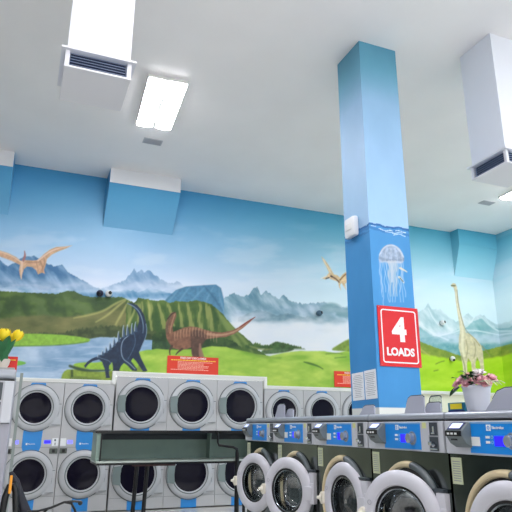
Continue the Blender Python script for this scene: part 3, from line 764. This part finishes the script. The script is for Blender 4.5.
    m = MB(); m._add([(X0+.022, *(a2+nn*.004).yz), (X1-.022, *(a2+nn*.004).yz), (X1-.022, *(b2+nn*.004).yz), (X0+.022, *(b2+nn*.004).yz)], [(0,1,2,3)]); m.build('reader_screen', lcdw, sb)
    m = MB(); m.box(X0+.004, X1-.004, -.093, -.084, 1.258, 1.286, bev=.002); kp = m.build('reader_keypad', blk, cr)
    m = MB()
    for i in range(3): m.box(X0+.022+i*.028, X0+.038+i*.028, -.0955, -.0925, 1.266, 1.276)
    m.build('reader_key', whitep, kp)
    m = MB(); m.box(X0+.03, X1-.05, -.078, -.070, 1.238, 1.246); m.build('card_slot', blk, cr)
    # rail on top
    m = MB(); m.tube([(0, .005, 1.362), (W, .005, 1.362)], .021, 12); m.box(0, W, .005, D, 1.341, 1.383); m.build('top_rail', railg, t, True)
    m = MB(); m.box(0, W, -.012, -.002, 1.336, 1.341); m.build('shadow_gap', dark, t)
    # front stickers
    m = MB(); m.box(.008, .085, -.004, -.0008, 1.015, 1.148); st = m.build('instruction_sticker', paleg, t)
    m = MB()
    for i in range(9): m.box(.018, .075, -.0048, -.004, 1.03+i*.012, 1.034+i*.012)
    m.build('printed_lines', inkm, st)
    # bezel ring and gasket
    def halfring(a0, a1, nm, mm):
        pr = [(.262, 0), (.261, .016), (.268, .026), (.280, .029), (.292, .024), (.300, .010), (.300, .0)]; n = 30; vs = []; fs = []; k = len(pr)
        for i in range(n+1):
            a = R(a0+(a1-a0)*i/n)
            for r, h in pr: vs.append((CX+r*math.cos(a), -h, CZ+r*math.sin(a)))
        for i in range(n):
            for q in range(k): fs.append((i*k+q, (i+1)*k+q, (i+1)*k+(q+1) % k, i*k+(q+1) % k))
        fs += [list(range(k)), [n*k+q for q in range(k)]]
        MB()._add(vs, fs).build(nm, mm, t, True)
    halfring(82, 278, 'door_bezel', creamr); halfring(-81, 81, 'hinge_side_bezel', mat('grey bezel', (96,104,108), .4))  # one ring in two colours: cream arc on the left, grey arc by the hinge
    m = MB(); m.lathe([(.225, -.02), (.222, .002), (.234, .010), (.258, .012), (.259, -.02)], XM(CX, 0, CZ), 48); m.build('gasket', dark, t, True)
    m = MB(); m.box(.66, .735, -.035, -.0005, CZ-.055, CZ+.15, bev=.006); m.build('hinge_plate', doorp, t, True)
    m = MB(); m.box(.62, .72, -.030, -.0005, CZ+.152, CZ+.17, bev=.004); m.build('hinge_cap', darkm, t)
    # door, pivoting at the hinge
    hx, hy, cx = .725, -.02, -.285
    m = MB(); m.lathe([(.172, -.015), (.170, .004), (.176, .016), (.196, .024), (.225, .022), (.246, .012), (.256, -.004), (.254, -.018), (.235, -.022), (.19, -.022)], XM(cx, 0, 0), 64)
    m.box(cx+.2, -.01, -.028, .008, -.05, .05, bev=.008); m.box(-.03, .01, -.02, .02, -.075, .075, bev=.006)
    dr = m.build('door', doorp, t, True, (hx, hy, CZ))
    m = MB(); m.lathe([(.156, .0), (.172, .004), (.173, -.02), (.158, -.022)], XM(cx, 0, 0), 48); m.build('door_seal', dark, dr, True)
    m = MB(); m.lathe([(.150, -.006), (.157, -.004), (.157, -.035), (.150, -.05)], XM(cx, 0, 0), 48); m.build('chrome_ring', chrome, dr, True)
    m = MB(); m.lathe([(.154, .0), (.154, -.012), (.148, -.07), (.128, -.115), (.09, -.135), (.04, -.142), (0.0005, -.144), (.0005, -.139), (.04, -.137), (.088, -.130), (.123, -.111), (.143, -.068), (.149, -.01), (.149, 0)], XM(cx, 0, 0), 48); m.build('glass_bowl', glass, dr, True)
    m = MB(); m.prism([(cx-.262, .02), (cx-.240, .042), (cx-.226, .034), (cx-.226, -.034), (cx-.240, -.042), (cx-.262, -.014)], -.045, -.0, 'y')
    m.lathe([(.026, 0), (.020, .018), (.013, .03), (.010, .045), (0, .048)], Matrix.Translation((cx-.235, -.032, 0)) @ Matrix.Rotation(R(-60), 4, 'Z') @ Matrix.Rotation(R(90), 4, 'X'), 16, closed=False)
    m.build('latch_handle', latchm, dr, True)
    m = MB(); m.lathe([(.014, .0), (.014, .002), (.011, .002), (.011, 0)], XM(cx-.19, -.024, .07), 16); m.build('embossed_mark', mat('mark grey', (160,160,172), .5), dr)
    return t
def dang(t, a):
    for c in t.children:
        if c.name.split('.')[0] == 'door': c.rotation_euler = (0, 0, R(a))
def extra(t, kind, *a):
    if kind == 'paper':
        m = MB(); m.box(.205, .265, -.0285, -.0268, 1.212, 1.256); m.build('taped_note', whitep, t)
YF_ = [5.69, 4.93, 4.17, 3.405, 2.64]
w1 = make_washer('washing_machine', 'steel front washer with door ajar, farthest of the row, beside the folding table')
w1.location = (2.2, YF_[0], 0); w1.rotation_euler = (0, 0, R(-90)); dang(w1, 18)
labs = ['steel washer with open door, second from the far end of the row',
        'third of five steel washers, middle of the row, its door almost shut',
        'steel washer below the 4 LOADS sign, yellow number sticker, door wide ajar',
        'nearest steel washer at the right edge, under the pot of pink flowers']
ws = [w1]
for y, lb, an in zip(YF_[1:], labs, (22, 3, 23, 7)):
    w = dup(w1, (2.2, y, 0), R(-90), lb); dang(w, an); ws.append(w)
extra(ws[1], 'paper'); extra(ws[2], 'paper'); extra(ws[4], 'paper')
# raised machine on the far left, facing the shop front
w6 = dup(w1, (-.775, 2.62, .142), 0, 'raised grey coin machine at the left edge under the yellow tulips'); dang(w6, 0)
for c in w6.children:
    if c.name.split('.')[0] == 'body':
        c.data = c.data.copy(); c.data.materials[0] = mat('grey enamel front', (158,158,170), .4)
m = MB(); m.box(-.01, PIT, .02, .86, -.142, -.001); m.build('concrete_base', mat('base concrete', (120,120,118), .8, var=.1), w6)
o = MB().prism([(-.003, 0), (-.012, 1.585), (.004, 1.585), (.012, 0)], 3.52, 3.95, 'y').build('divider_panel', mat('divider grey', (140,150,146), .5)); 
o.location = (.0, 0, 0); tag(o, 'thin grey upright divider panel right behind the raised coin machine', 'panel')

# ------------------------------------------------------------------ detergent lids on the washer tops
def lid(y0, y1, z1, lab, x=2.42, m_=greyp, th=.012, skew=.02, nm='detergent_lid'):
    zb = 1.384; w = y0-y1; h = z1-zb
    pts = [(0, 0), (skew, h*.55), (skew+w*.10, h*.88), (skew+w*.24, h), (w*.92, h), (w, h*.9), (w-.004, 0)]
    o = MB().prism(pts, -th/2, th/2, 'y').build(nm, m_); b = o.modifiers.new('edge', 'BEVEL'); b.width = .004; b.segments = 2
    o.location = (x, y0, zb); o.rotation_euler = (0, 0, R(-90)); tag(o, lab, 'lid')
    m = MB(); m.tube([(p[0], 0, p[1]+.002) for p in pts[1:6]], .004, 6); m.build('lid_edging', darkm, o)
    return o
lid(5.50, 5.25, 1.515, 'grey raised detergent lid before the far dryer door, left of two', skew=.06)
lid(5.345, 5.135, 1.468, 'shorter grey raised detergent lid before the far dryer door, right of two', x=2.46, skew=.05)
lid(3.90, 3.68, 1.457, 'grey detergent lid raised below the white notices on the pillar', skew=.05)
lid(3.325, 3.105, 1.500, 'tall grey detergent lid raised under the 4 LOADS sign', skew=.03)
lid(3.18, 3.01, 1.454, 'small grey detergent lid right of the tall one under the 4 LOADS sign', x=2.47)
lid(3.19, 3.06, 1.498, 'clear plastic splash plate behind the small grey lid', x=2.52, m_=mat('clear acrylic', (220,228,220), .05, trans=.8, ior=1.2), th=.005, skew=.0, nm='splash_plate')
lid(2.585, 2.18, 1.507, 'large grey detergent lid at the right edge beside the flower pot', skew=.07)
# small box
s = empty('product_box', (2.45, 2.85, 1.384), R(-90), 'small blue box with a yellow panel standing left of the flower pot', 'box')
MB().box(-.072, .072, 0, .04, 0, .062, bev=.002).build('carton', mat('carton teal', (30,120,150), .4), s)
MB().box(-.072, .072, -.001, .0, 0, .018).build('navy_band', mat('carton navy', (20,30,110), .4), s)
MB().box(-.05, .052, -.002, -.0005, .024, .056).build('yellow_panel', mat('carton yellow', (230,208,40), .4), s)

# ------------------------------------------------------------------ flower pot with pink roses
def petalflower(m, c, r, rng, layers=4, M=None):
    c = Vector(c)
    for L in range(layers):
        n = 5; rr = r*(1-L*.2); tilt = 20+L*18
        for k in range(n):
            a = 2*math.pi*(k/n)+L*.6+rng.uniform(-.15, .15)
            vs = []; fs = []
            for i in range(4):
                t = i/3; w = math.sin(math.pi*(.18+.72*t))*rr*.62; out = rr*(.12+.8*math.sin(t*1.35)*math.cos(R(tilt))); hh = rr*(t*math.sin(R(tilt))*1.0)-(.25*rr*t*t if L == 0 else 0)
                for j in (-1, -.35, .35, 1):
                    curl = -.12*rr*abs(j)*t*(1 if L > 1 else -1)
                    ca, sa = math.cos(a), math.sin(a); x = out-abs(j)*w*.35; y = j*w
                    vs.append(tuple(c+Vector((x*ca-y*sa, x*sa+y*ca, hh+curl))))
            for i in range(3):
                for j in range(3): fs.append((i*4+j, i*4+j+1, i*4+j+5, i*4+j+4))
            m._add(vs, fs)
    m.ball(tuple(c+Vector((0, 0, r*.35))), r*.28, seg=8)
def leafm(m, base, dirv, L, w, up=Vector((0, 0, 1)), cup=.2, droop=.3):
    base = Vector(base); d = Vector(dirv).normalized(); s_ = d.cross(up).normalized(); nrm = s_.cross(d)
    vs = []; fs = []; n = 7
    for i in range(n+1):
        t = i/n; ww = w*math.sin(math.pi*min(1, t*.92+.06))**.8*.5; p = base+d*(L*t)-Vector((0, 0, 1))*(droop*L*t*t)
        for j in (-1, 0, 1): vs.append(tuple(p+s_*(ww*j)+nrm*(cup*ww*abs(j))))
    for i in range(n):
        for j in (0, 1): fs.append((i*3+j, i*3+j+1, i*3+j+4, i*3+j+3))
    m._add(vs, fs)
fp = empty('flower_pot', (2.45, 2.665, 1.384), 0, 'white tapered pot of pink and white roses on the nearest washer', 'flower pot')
m = MB(); m.lathe([(0, 0), (.056, 0), (.060, .004), (.079, .138), (.084, .142), (.084, .150), (.076, .150), (.074, .13), (0, .125)], None, 28, closed=False); m.build('pot', mat('white ceramic', (214,216,226), .35), fp, True)
rg = random.Random(5)
pk = mat('pink petals', (232,178,188), .6, var=.12, vscale=30); wh = mat('white petals', (238,230,232), .6); lf = mat('dark leaf', (44,84,48), .5, var=.25, vscale=20)
def vdir(rx): return rx
spots0 = [(-.05, .11, .165, .055, pk), (-.06, .045, .185, .056, pk), (-.075, -.015, .17, .05, pk), (.0, .07, .21, .045, pk), (-.04, -.085, .18, .052, pk), (-.02, -.115, .165, .048, pk), (.02, -.03, .225, .045, wh), (-.03, -.055, .225, .036, wh), (.03, .02, .22, .045, wh), (.05, -.09, .19, .05, pk), (.05, .09, .17, .05, wh), (.07, 0, .18, .05, pk)]
spots = [(x*.9, y*.84, z, r*.95, mm) for x, y, z, r, mm in spots0]
for x, y, z, r, mm in spots:
    m = MB(); c = Vector((0, 0, 0)); petalflower(m, c, r, rg)
    T = Vector((0, 0, 1)).rotation_difference(Vector((x-.05, y*.9, .10)).normalized()).to_matrix().to_4x4(); m.b.transform(Matrix.Translation((x, y, z-.008)) @ T)
    m.build('rose', mm, fp, True)
m = MB()
for i in range(46):
    a = rg.uniform(0, 6.28); r = rg.uniform(.02, .08)
    leafm(m, (r*math.cos(a), r*math.sin(a), .15+rg.uniform(0, .06)), (math.cos(a), math.sin(a), rg.uniform(.3, 1.6)), rg.uniform(.04, .06), .034)
leafm(m, (-.03, .10, .15), (-.1, 1, -.3), .09, .045); leafm(m, (-.06, .02, .2), (-.6, -.6, .3), .06, .04); leafm(m, (-.05, .08, .19), (-.2, .9, .5), .06, .035)
leafm(m, (-.06, -.02, .19), (-.9, -.3, .1), .05, .045); leafm(m, (-.02, .05, .22), (-.4, .5, .7), .05, .04)
m.build('leaves', lf, fp, True)
m = MB()
for i in range(14):
    a = rg.uniform(-2.4, -.6); p = Vector((rg.uniform(-.06, .04), -.09, .165)); m.tube([p, p+Vector((math.cos(a)*.02, math.sin(a)*.06, .005)), p+Vector((math.cos(a)*.03, math.sin(a)*.09, -.015+rg.uniform(-.01, .02)))], .002, 5)
m.build('sprigs', mat('pale sprig', (196,200,170), .6), fp)

# ------------------------------------------------------------------ tulips on the raised machine
tv = empty('tulip_vase', (-.095, 2.74, 1.526), 0, 'vase of yellow tulips at the left edge beside a red box', 'vase of flowers')
MB().box(-.10, .062, -.06, .10, 0, .012, bev=.002).build('saucer', mat('grey tray', (170,168,166), .5), tv)
m = MB(); m.lathe([(0, .0125), (.028, .0125), (.036, .03), (.040, .050), (.037, .053), (.032, .03), (0, .02)], None, 20, closed=False); m.build('vase', mat('pale vase', (206,196,186), .3), tv, True)
m = MB(); lm_ = MB()
tul = [(-.062, -.01, .175, .034), (.002, -.025, .155, .034), (.048, .0, .163, .031), (.03, .02, .15, .028), (-.11, .01, .19, .034), (-.03, .03, .15, .03)]
tb = []
for x, y, z, r in tul:
    z *= .84; r *= .80
    lm_.tube([(0, 0, .04), (x*.5, y*.5, z*.6), (x, y, z)], .004, 6)
    q = MB()
    for k in range(6):
        a = k*math.pi/3+.3; rr = r*(.82 if k % 2 else 1)
        vs = []; fs = []
        for i in range(7):
            t = i/6; rad = rr*(math.sin(math.pi*(.12+.62*t)))*(.98 if t < .9 else .9); half = .62*(math.sin(math.pi*(.12+.84*t)))**.7
            if t == 1: half *= .3
            for j in (-1, -.5, 0, .5, 1):
                b_ = a+half*j; vs.append((rad*math.cos(b_), rad*math.sin(b_), r*2.1*t-.004-.0*abs(j)))
        for i in range(6):
            for j in range(4): fs.append((i*5+j, i*5+j+1, i*5+j+6, i*5+j+5))
        q._add(vs, fs)
    q.b.transform(Matrix.Translation((x, y, z)) @ Vector((0, 0, 1)).rotation_difference(Vector((x*1.6, y*1.6, .22)).normalized()).to_matrix().to_4x4())
    q.build('tulip_bloom', mat('yellow petals', (246,218,40), .5, var=.12, vscale=25), tv, True)
lm_.build('stems', mat('tulip stem', (70,120,60), .5), tv, True)
m = MB()
for x, y, z, L, w in ((.045, -.03, .05, .10, .04), (.02, -.045, .05, .11, .045), (-.05, -.03, .05, .11, .045), (.03, .03, .06, .10, .04), (-.02, -.045, .045, .1, .045), (-.08, 0, .05, .11, .04), (0, .03, .05, .12, .04), (.01, -.05, .02, .07, .05)):
    leafm(m, (x*.4, y*.6, z), (x, y, .12), L, w, cup=.4, droop=.05)
m.build('leaves', mat('tulip leaf', (42,104,62), .45, var=.2, vscale=20), tv, True)
s = empty('small_box', (-.028, 2.88, 1.526), 0, 'red box standing behind the tulips on the raised machine', 'box')
MB().box(-.048, .0, 0, .05, 0, .080, bev=.002).build('carton', mat('carton red', (214,36,32), .4), s)
MB().box(-.040, -.008, -.0018, -.0003, .062, .066).build('printed_stripe', mat('gold print', (230,190,60), .5), s)

# ------------------------------------------------------------------ stacked dryers
def make_dryer(k=1., zu=1.575, zl=.575, H=1.97, big=False):
    z_ = lambda z: (zu+zl)/2+(z-1.075)*k
    def fin(m):
        for v in m.b.verts: v.co.x *= k; v.co.z = max(.012, z_(v.co.z))
        return m
    t = empty('tumble_dryer', (0, 0, 0), 0, 'x', 'tumble dryer')
    W2 = .396*k
    m = MB(); m.box(-W2, W2, 0, .75, .02, H, bev=.004)
    m.build('cabinet', dryg, t)
    for zc in (1.575, .575):
        gi = .018 if big else 0
        m = MB(); m.lathe([(.236+gi, .004), (.236+gi, .026), (.252+gi, .040), (.290, .044), (.325, .036), (.352, .016), (.356, 0), (.356, -.01), (.236+gi, -.01)], XM(-.01, -.012, zc), 64)
        # hinge cover on the right of the ring
        m.prism([(.22, zc-.285), (.375, zc-.255), (.375, zc+.065), (.355, zc+.065), (.325, zc+.14), (.20, zc+.2)], -.022, -.0005, 'y')
        d = fin(m).build('dryer_door', drygr, t, True)
        m = MB(); m.lathe([(.359, 0), (.369, 0), (.369, .004), (.359, .004)], XM(-.01, -.0005, zc), 64); fin(m).build('door_groove', drygd, d)
        m = MB(); m.lathe([(.256+gi*.8, .043), (.268+gi*.8, .0455), (.272+gi*.8, .0435), (.262+gi*.8, .040)], XM(-.01, -.012, zc), 64); fin(m).build('ring_line', drygd, d, True)
        m = MB(); m.lathe([(.0005, .006), (.12, .010), (.20, .014), (.237+gi, .022), (.238+gi, .004), (.0005, .002)], XM(-.01, -.012, zc), 56); fin(m).build('door_glass', dglass, d, True)
        m = MB(); m.box(.30, .378, -.0245, -.0218, zc+.058, zc+.066); m.box(.335, .339, -.0245, -.0218, zc-.13, zc+.058); fin(m).build('hinge_seam', drygd, d)
        m = MB(); m.box(.25, .378, -.0245, -.0218, zc-.262, zc-.255); fin(m).build('hinge_seam', drygd, d)
        m = MB(); m.box(-.262, -.248, -.05, -.022, zc+.04, zc+.12, bev=.003); fin(m).build('door_pull', drygd, d)
    def trap(pts, nm='blue_strip'): fin(MB().prism(pts, -.0035, -.0005, 'y')).build(nm, bluedry, t)
    trap([(-.155, 1.885), (.125, 1.885), (.105, 1.96), (-.10, 1.96), (-.10, 1.96)][:4])
    trap([(-.145, 1.265), (.135, 1.265), (.13, 1.0), (.10, .90), (-.12, .90), (-.155, 1.0), (-.15, 1.18)])
    trap([(-.13, .03), (.11, .03), (.11, .235), (-.13, .235)])
    # control strip between the drums
    m = MB(); m.box(-.39, -.15, -.0045, -.0005, .985, 1.135); cp2 = fin(m).build('control_strip', dryg, t)
    m = MB(); m.box(.13, .39, -.0045, -.0005, .985, 1.135); cp = fin(m).build('control_strip', dryg, t)
    m = MB(); m.box(.17, .27, -.0065, -.0046, 1.035, 1.085); fin(m).build('display', lcd, cp)
    m = MB(); m.box(.29, .38, -.0065, -.0046, 1.0, 1.115); lb = fin(m).build('instruction_label', whitep, cp)
    m = MB(); m.box(.32, .345, -.0072, -.0066, 1.07, 1.10); m.box(.33, .342, -.0072, -.0066, 1.01, 1.05); fin(m).build('label_print', darkm, lb)
    m = MB(); m.box(-.385, -.30, -.0065, -.0046, 1.0, 1.115); fin(m).build('instruction_label', whitep, cp2)
    m = MB(); m.box(-.28, -.20, -.0065, -.0046, 1.03, 1.085); fin(m).build('display', mat('pale blue lit', (120,120,250), .3, emis=(110,110,255), estr=.8), cp2)
    m = MB(); m.box(-.385, -.275, -.012, -.0005, .885, .965, bev=.003); cn = fin(m).build('coin_plate', mat('coin plate', (90,96,92), .3, .6), t)
    m = MB(); m.box(-.35, -.305, -.02, -.0121, .90, .95, bev=.004); fin(m).build('coin_slot', blk, cn)
    m = MB(); m.box(.26, .385, -.012, -.0005, .885, .965, bev=.003); cn = fin(m).build('coin_plate', mat('coin plate', (90,96,92), .3, .6), t)
    m = MB(); m.box(.30, .345, -.02, -.0121, .90, .95, bev=.004); fin(m).build('coin_slot', blk, cn)
    for zs in (.975, .262):
        m = MB(); m.box(-.39, .39, -.0025, -.0005, zs, zs+.004); fin(m).build('panel_seam', drygd, t)
    m = MB(); m.box(-.095, -.070, -.0055, -.0036, 1.015, 1.045); fin(m).build('logo_badge', whitep, t)
    text('brand_lettering', 'Electrolux', .026, whitep, t, face_y(-.062*k, -.0045, z_(1.03)), .0004, .0004, 'LEFT')
    if big:
        for zc in (zu, zl):
            m = MB(); m.prism([(-.40, zc-.13), (-.275, zc-.15), (-.288, zc), (-.275, zc+.15), (-.40, zc+.13), (-.412, zc)], -.068, -.050, 'y'); m.build('hinge_plate', hingeg, t)
    return t
d0 = make_dryer(); d0.location = (.26, 9.95, 0)
d0['label'] = 'stacked grey dryer, farthest left in the wall, partly behind the coin machine'
d0['group'] = 'stacked dryers along the back wall'
GD = 'stacked dryers along the back wall'
dup(d0, (1.06, 9.95, 0), 0, 'stacked grey dryer second from the left, just before the step in the white trim', GD)
b0 = make_dryer(1.115, 1.66, .54, 2.11, True); b0.location = (1.925, 9.95, .0); b0['group'] = GD2 = 'three larger stacked dryers'
b0['label'] = 'larger stacked dryer, left of three, under the spiked dinosaur'
dup(b0, (2.812, 9.95, 0), 0, 'larger stacked dryer, middle of three, under the red notice', GD2)
dup(b0, (3.70, 9.95, 0), 0, 'larger stacked dryer, right of three, just above the farthest washer', GD2)
dup(d0, (4.57, 9.95, 0), 0, 'dryer seen behind two raised detergent lids, dark round door', GD)
dup(d0, (5.37, 9.95, 0), 0, 'dryer with a reddish dark door just left of the blue pillar', GD)
dup(d0, (6.17, 9.95, 0), 0, 'dryer mostly hidden by the left edge of the blue pillar', GD)
# ------------------------------------------------------------------ red notices above the trim
def notice(x0, x1, z0, z1, y, lab, nm='wall_notice'):
    s = empty(nm, ((x0+x1)/2, y, z0), 0, lab, 'sign'); w = (x1-x0)/2; h = z1-z0
    MB().box(-w, w, -.008, -.001, 0, h, bev=.001).build('sign_plate', redor, s)
    text('sign_heading', 'FREE DRY DISCLAIMER', .048, whitep, s, face_y(0, -.0095, h-.032), .0008, .0006, sx=1.0)
    m = MB(); rg = random.Random(9)
    x = -w*.86
    while x < w*.84:
        l = rg.uniform(.02, .06); m.box(x, min(x+l, w*.88), -.0095, -.0081, h-.078, h-.062); x += l+.008
    m.build('yellow_lines', mat('yellow print', (246,214,70), .5), s)
    m = MB()
    for i in range(7):
        z = h-.10-i*.0225; x = -w*(.86 if i == 6 else .6); e = w*rg.uniform(.35, .8)
        while x < e:
            l = rg.uniform(.015, .05); m.box(x, x+l, -.0095, -.0081, z-.0045, z+.0045); x += l+.006
    m.build('printed_lines', mat('pale print', (250,200,180), .5), s)
    return s
notice(2.335, 3.28, 2.195, 2.50, 9.99, 'orange red printed notice on the mural below the brown running dinosaur')
o = notice(5.67, 6.62, 2.055, 2.36, 9.99, 'orange red printed notice half hidden by the blue pillar')

# ------------------------------------------------------------------ security cameras
def seccam(x, z, dm, lab, r=.055, d=(-.3, -1, -.25)):
    s = empty('security_camera', (x, YW-.001, z), 0, lab, 'security camera')
    m = MB(); m.lathe([(0, 0), (r*.8, 0), (r*.8, .02), (0, .022)], XM(0, 0, 0), 20, closed=False); m.build('mount_base', mat('camera base', (90,110,110), .5), s, True)
    MB().ball((0, -.055, .0), r, seg=16).build('camera_ball', dm, s, True)
    dv = Vector(d).normalized(); T = Matrix.Translation(Vector((0, -.055, 0))+dv*r*.86) @ Vector((0, 0, 1)).rotation_difference(dv).to_matrix().to_4x4()
    m = MB(); m.lathe([(0, 0), (r*.5, 0), (r*.48, .014), (0, .018)], T, 16, closed=False); m.build('camera_lens', blk, s, True)
wc = mat('camera white', (226,230,230), .35); dc = mat('camera navy', (26,28,56), .3)
seccam(1.085, 3.50, dc, 'dark round security camera on the mural, left of a pair', .06)
seccam(1.235, 3.51, wc, 'white round security camera with dark lens, right of a pair', .06, (.3, -1, .1))
seccam(5.36, 3.48, mat('camera teal', (70,100,120), .4), 'blue grey security camera on the misty mountains left of the pillar', .06, (.8, -1, .2))
seccam(8.40, 3.50, wc, 'white security camera on the painted mountains, right of the pillar', .056, (.5, -1, .3))
seccam(8.58, 2.73, wc, 'white security camera on the bright green meadow beside the long neck', .056, (-.1, -1, -.8))

# ------------------------------------------------------------------ folding table
ft = empty('folding_table', (0, 7.6, 0), 0, 'tall grey folding table with boxed shelf and black legs before the dryers', 'table')
x0, x1 = .945, 3.22
MB().box(x0-.02, x1, 0, .62, 1.222, 1.245, bev=.004).build('table_top', tabled, ft)
MB().box(x0-.025, x1, -.006, -.0005, 1.214, 1.250).build('top_edge', blk, ft)
MB().box(x0+.01, x1-.02, .48, .50, .885, 1.221).build('back_panel', tableg, ft)
MB().box(x0+.05, x1-.05, .44, .478, 1.13, 1.221).build('shade_strip', tabled, ft)  # dark strip put in as the shade under the table top
m = MB(); m.box(x0, x0+.045, .02, .479, .885, 1.221); m.build('end_panel', tableg, ft)
m = MB(); m.box(x0+.046, x0+.062, .004, .02, .885, 1.213); m.build('end_edge', blk, ft)
m = MB(); m.box(x1-.045, x1, .02, .479, .885, 1.221); m.build('end_panel', tableg, ft)
m = MB(); m.box(2.50, 2.52, .30, .479, .885, 1.221); m.build('divider', tableg, ft)
m = MB(); m.box(x0+.01, x1, .0, .60, .862, .884, bev=.003); m.build('shelf', tablet, ft)
m = MB(); m.box(x0+.012, x1, -.004, .60, .838, .8615); m.build('shelf_underframe', blk, ft)
for a, b in ((1.475, 1.44), (1.605, 1.575)):
    m = MB(); m.tube([(a, .08, .838), (b, .08, .0)], .027, 10); m.build('leg', blk, ft, True)
m = MB(); m.box(1.42, 1.95, .02, .14, .818, .837); m.build('leg_bracket', mat('rust brown', (74,44,44), .6), ft)
for a in (2.76,):
    m = MB(); m.tube([(2.50, -.03, 1.235), (2.505, -.03, 1.10), (2.52, -.03, 1.065), (2.72, -.03, 1.04), (2.775, -.03, 1.015), (2.78, -.03, .96), (2.78, -.03, .0)], [.014, .014, .016, .016, .02, .026, .034], 10); m.build('leg', blk, ft, True)
for a in (3.1,):
    m = MB(); m.tube([(a, .55, .838), (a, .55, .0)], .022, 10); m.build('leg', blk, ft, True)

# ------------------------------------------------------------------ black wrought seat at the lower left
bs = empty('wire_seat', (.1, 2.2, 0), 0, 'black metal seat with curled arm wires at the lower left, orange tag', 'seat')
m = MB()
m.tube([(-.11, 0, 0), (-.108, 0, .6), (-.112, 0, 1.02), (-.108, 0, 1.075), (-.098, 0, 1.108), (-.085, 0, 1.112), (-.078, 0, 1.09), (-.07, 0, 1.03), (-.06, 0, .8), (-.03, 0, .45)], .011, 10)
m.build('back_frame', blk, bs, True)
m = MB(); m.tube([(-.10, .03, 1.15), (-.085, .03, 1.12), (-.06, .03, 1.06), (-.03, .03, 1.0), (0, .03, .8)], [.006, .015, .018, .02, .02], 10); m.build('back_strap', mat('black strap', (18,20,34), .6), bs, True)
m = MB(); m.tube([(-.035, 0, 1.026), (0, 0, 1.026), (.04, 0, 1.035), (.08, 0, 1.050), (.115, 0, 1.052), (.13, 0, 1.05)], .004, 8); m.ball((.134, 0, 1.046), .008)
m.tube([(.085, 0, 1.05), (.105, 0, 1.045), (.118, 0, 1.025), (.13, 0, .99), (.14, 0, .6), (.14, 0, 0)], .004, 8)
m.tube([(.03, 0, 1.033), (.018, 0, 1.02), (.01, 0, .99), (.01, 0, .5)], .004, 8)
m.build('arm_wire', blk, bs, True)
MB().box(-.101, -.092, -.02, -.012, 1.085, 1.142, bev=.003).build('orange_tag', mat('orange tag', (226,150,40), .5), bs)
MB().box(-.11, .14, 0, .42, .43, .45, bev=.005).build('seat_pan', blk, bs)
for x in (-.1, .13):
    MB().tube([(x, .4, .43), (x, .42, 0)], .01).build('leg', blk, bs, True)

# ------------------------------------------------------------------ light
w = bpy.data.worlds.new('daylight'); sc.world = w; w.use_nodes = True
w.node_tree.nodes['Background'].inputs[0].default_value = (1., .99, .98, 1); w.node_tree.nodes['Background'].inputs[1].default_value = 2.0
sc.view_settings.view_transform = 'Standard'; sc.view_settings.look = 'None'; sc.view_settings.gamma = 1; sc.view_settings.use_curve_mapping = False
sc.view_settings.exposure = 0.70
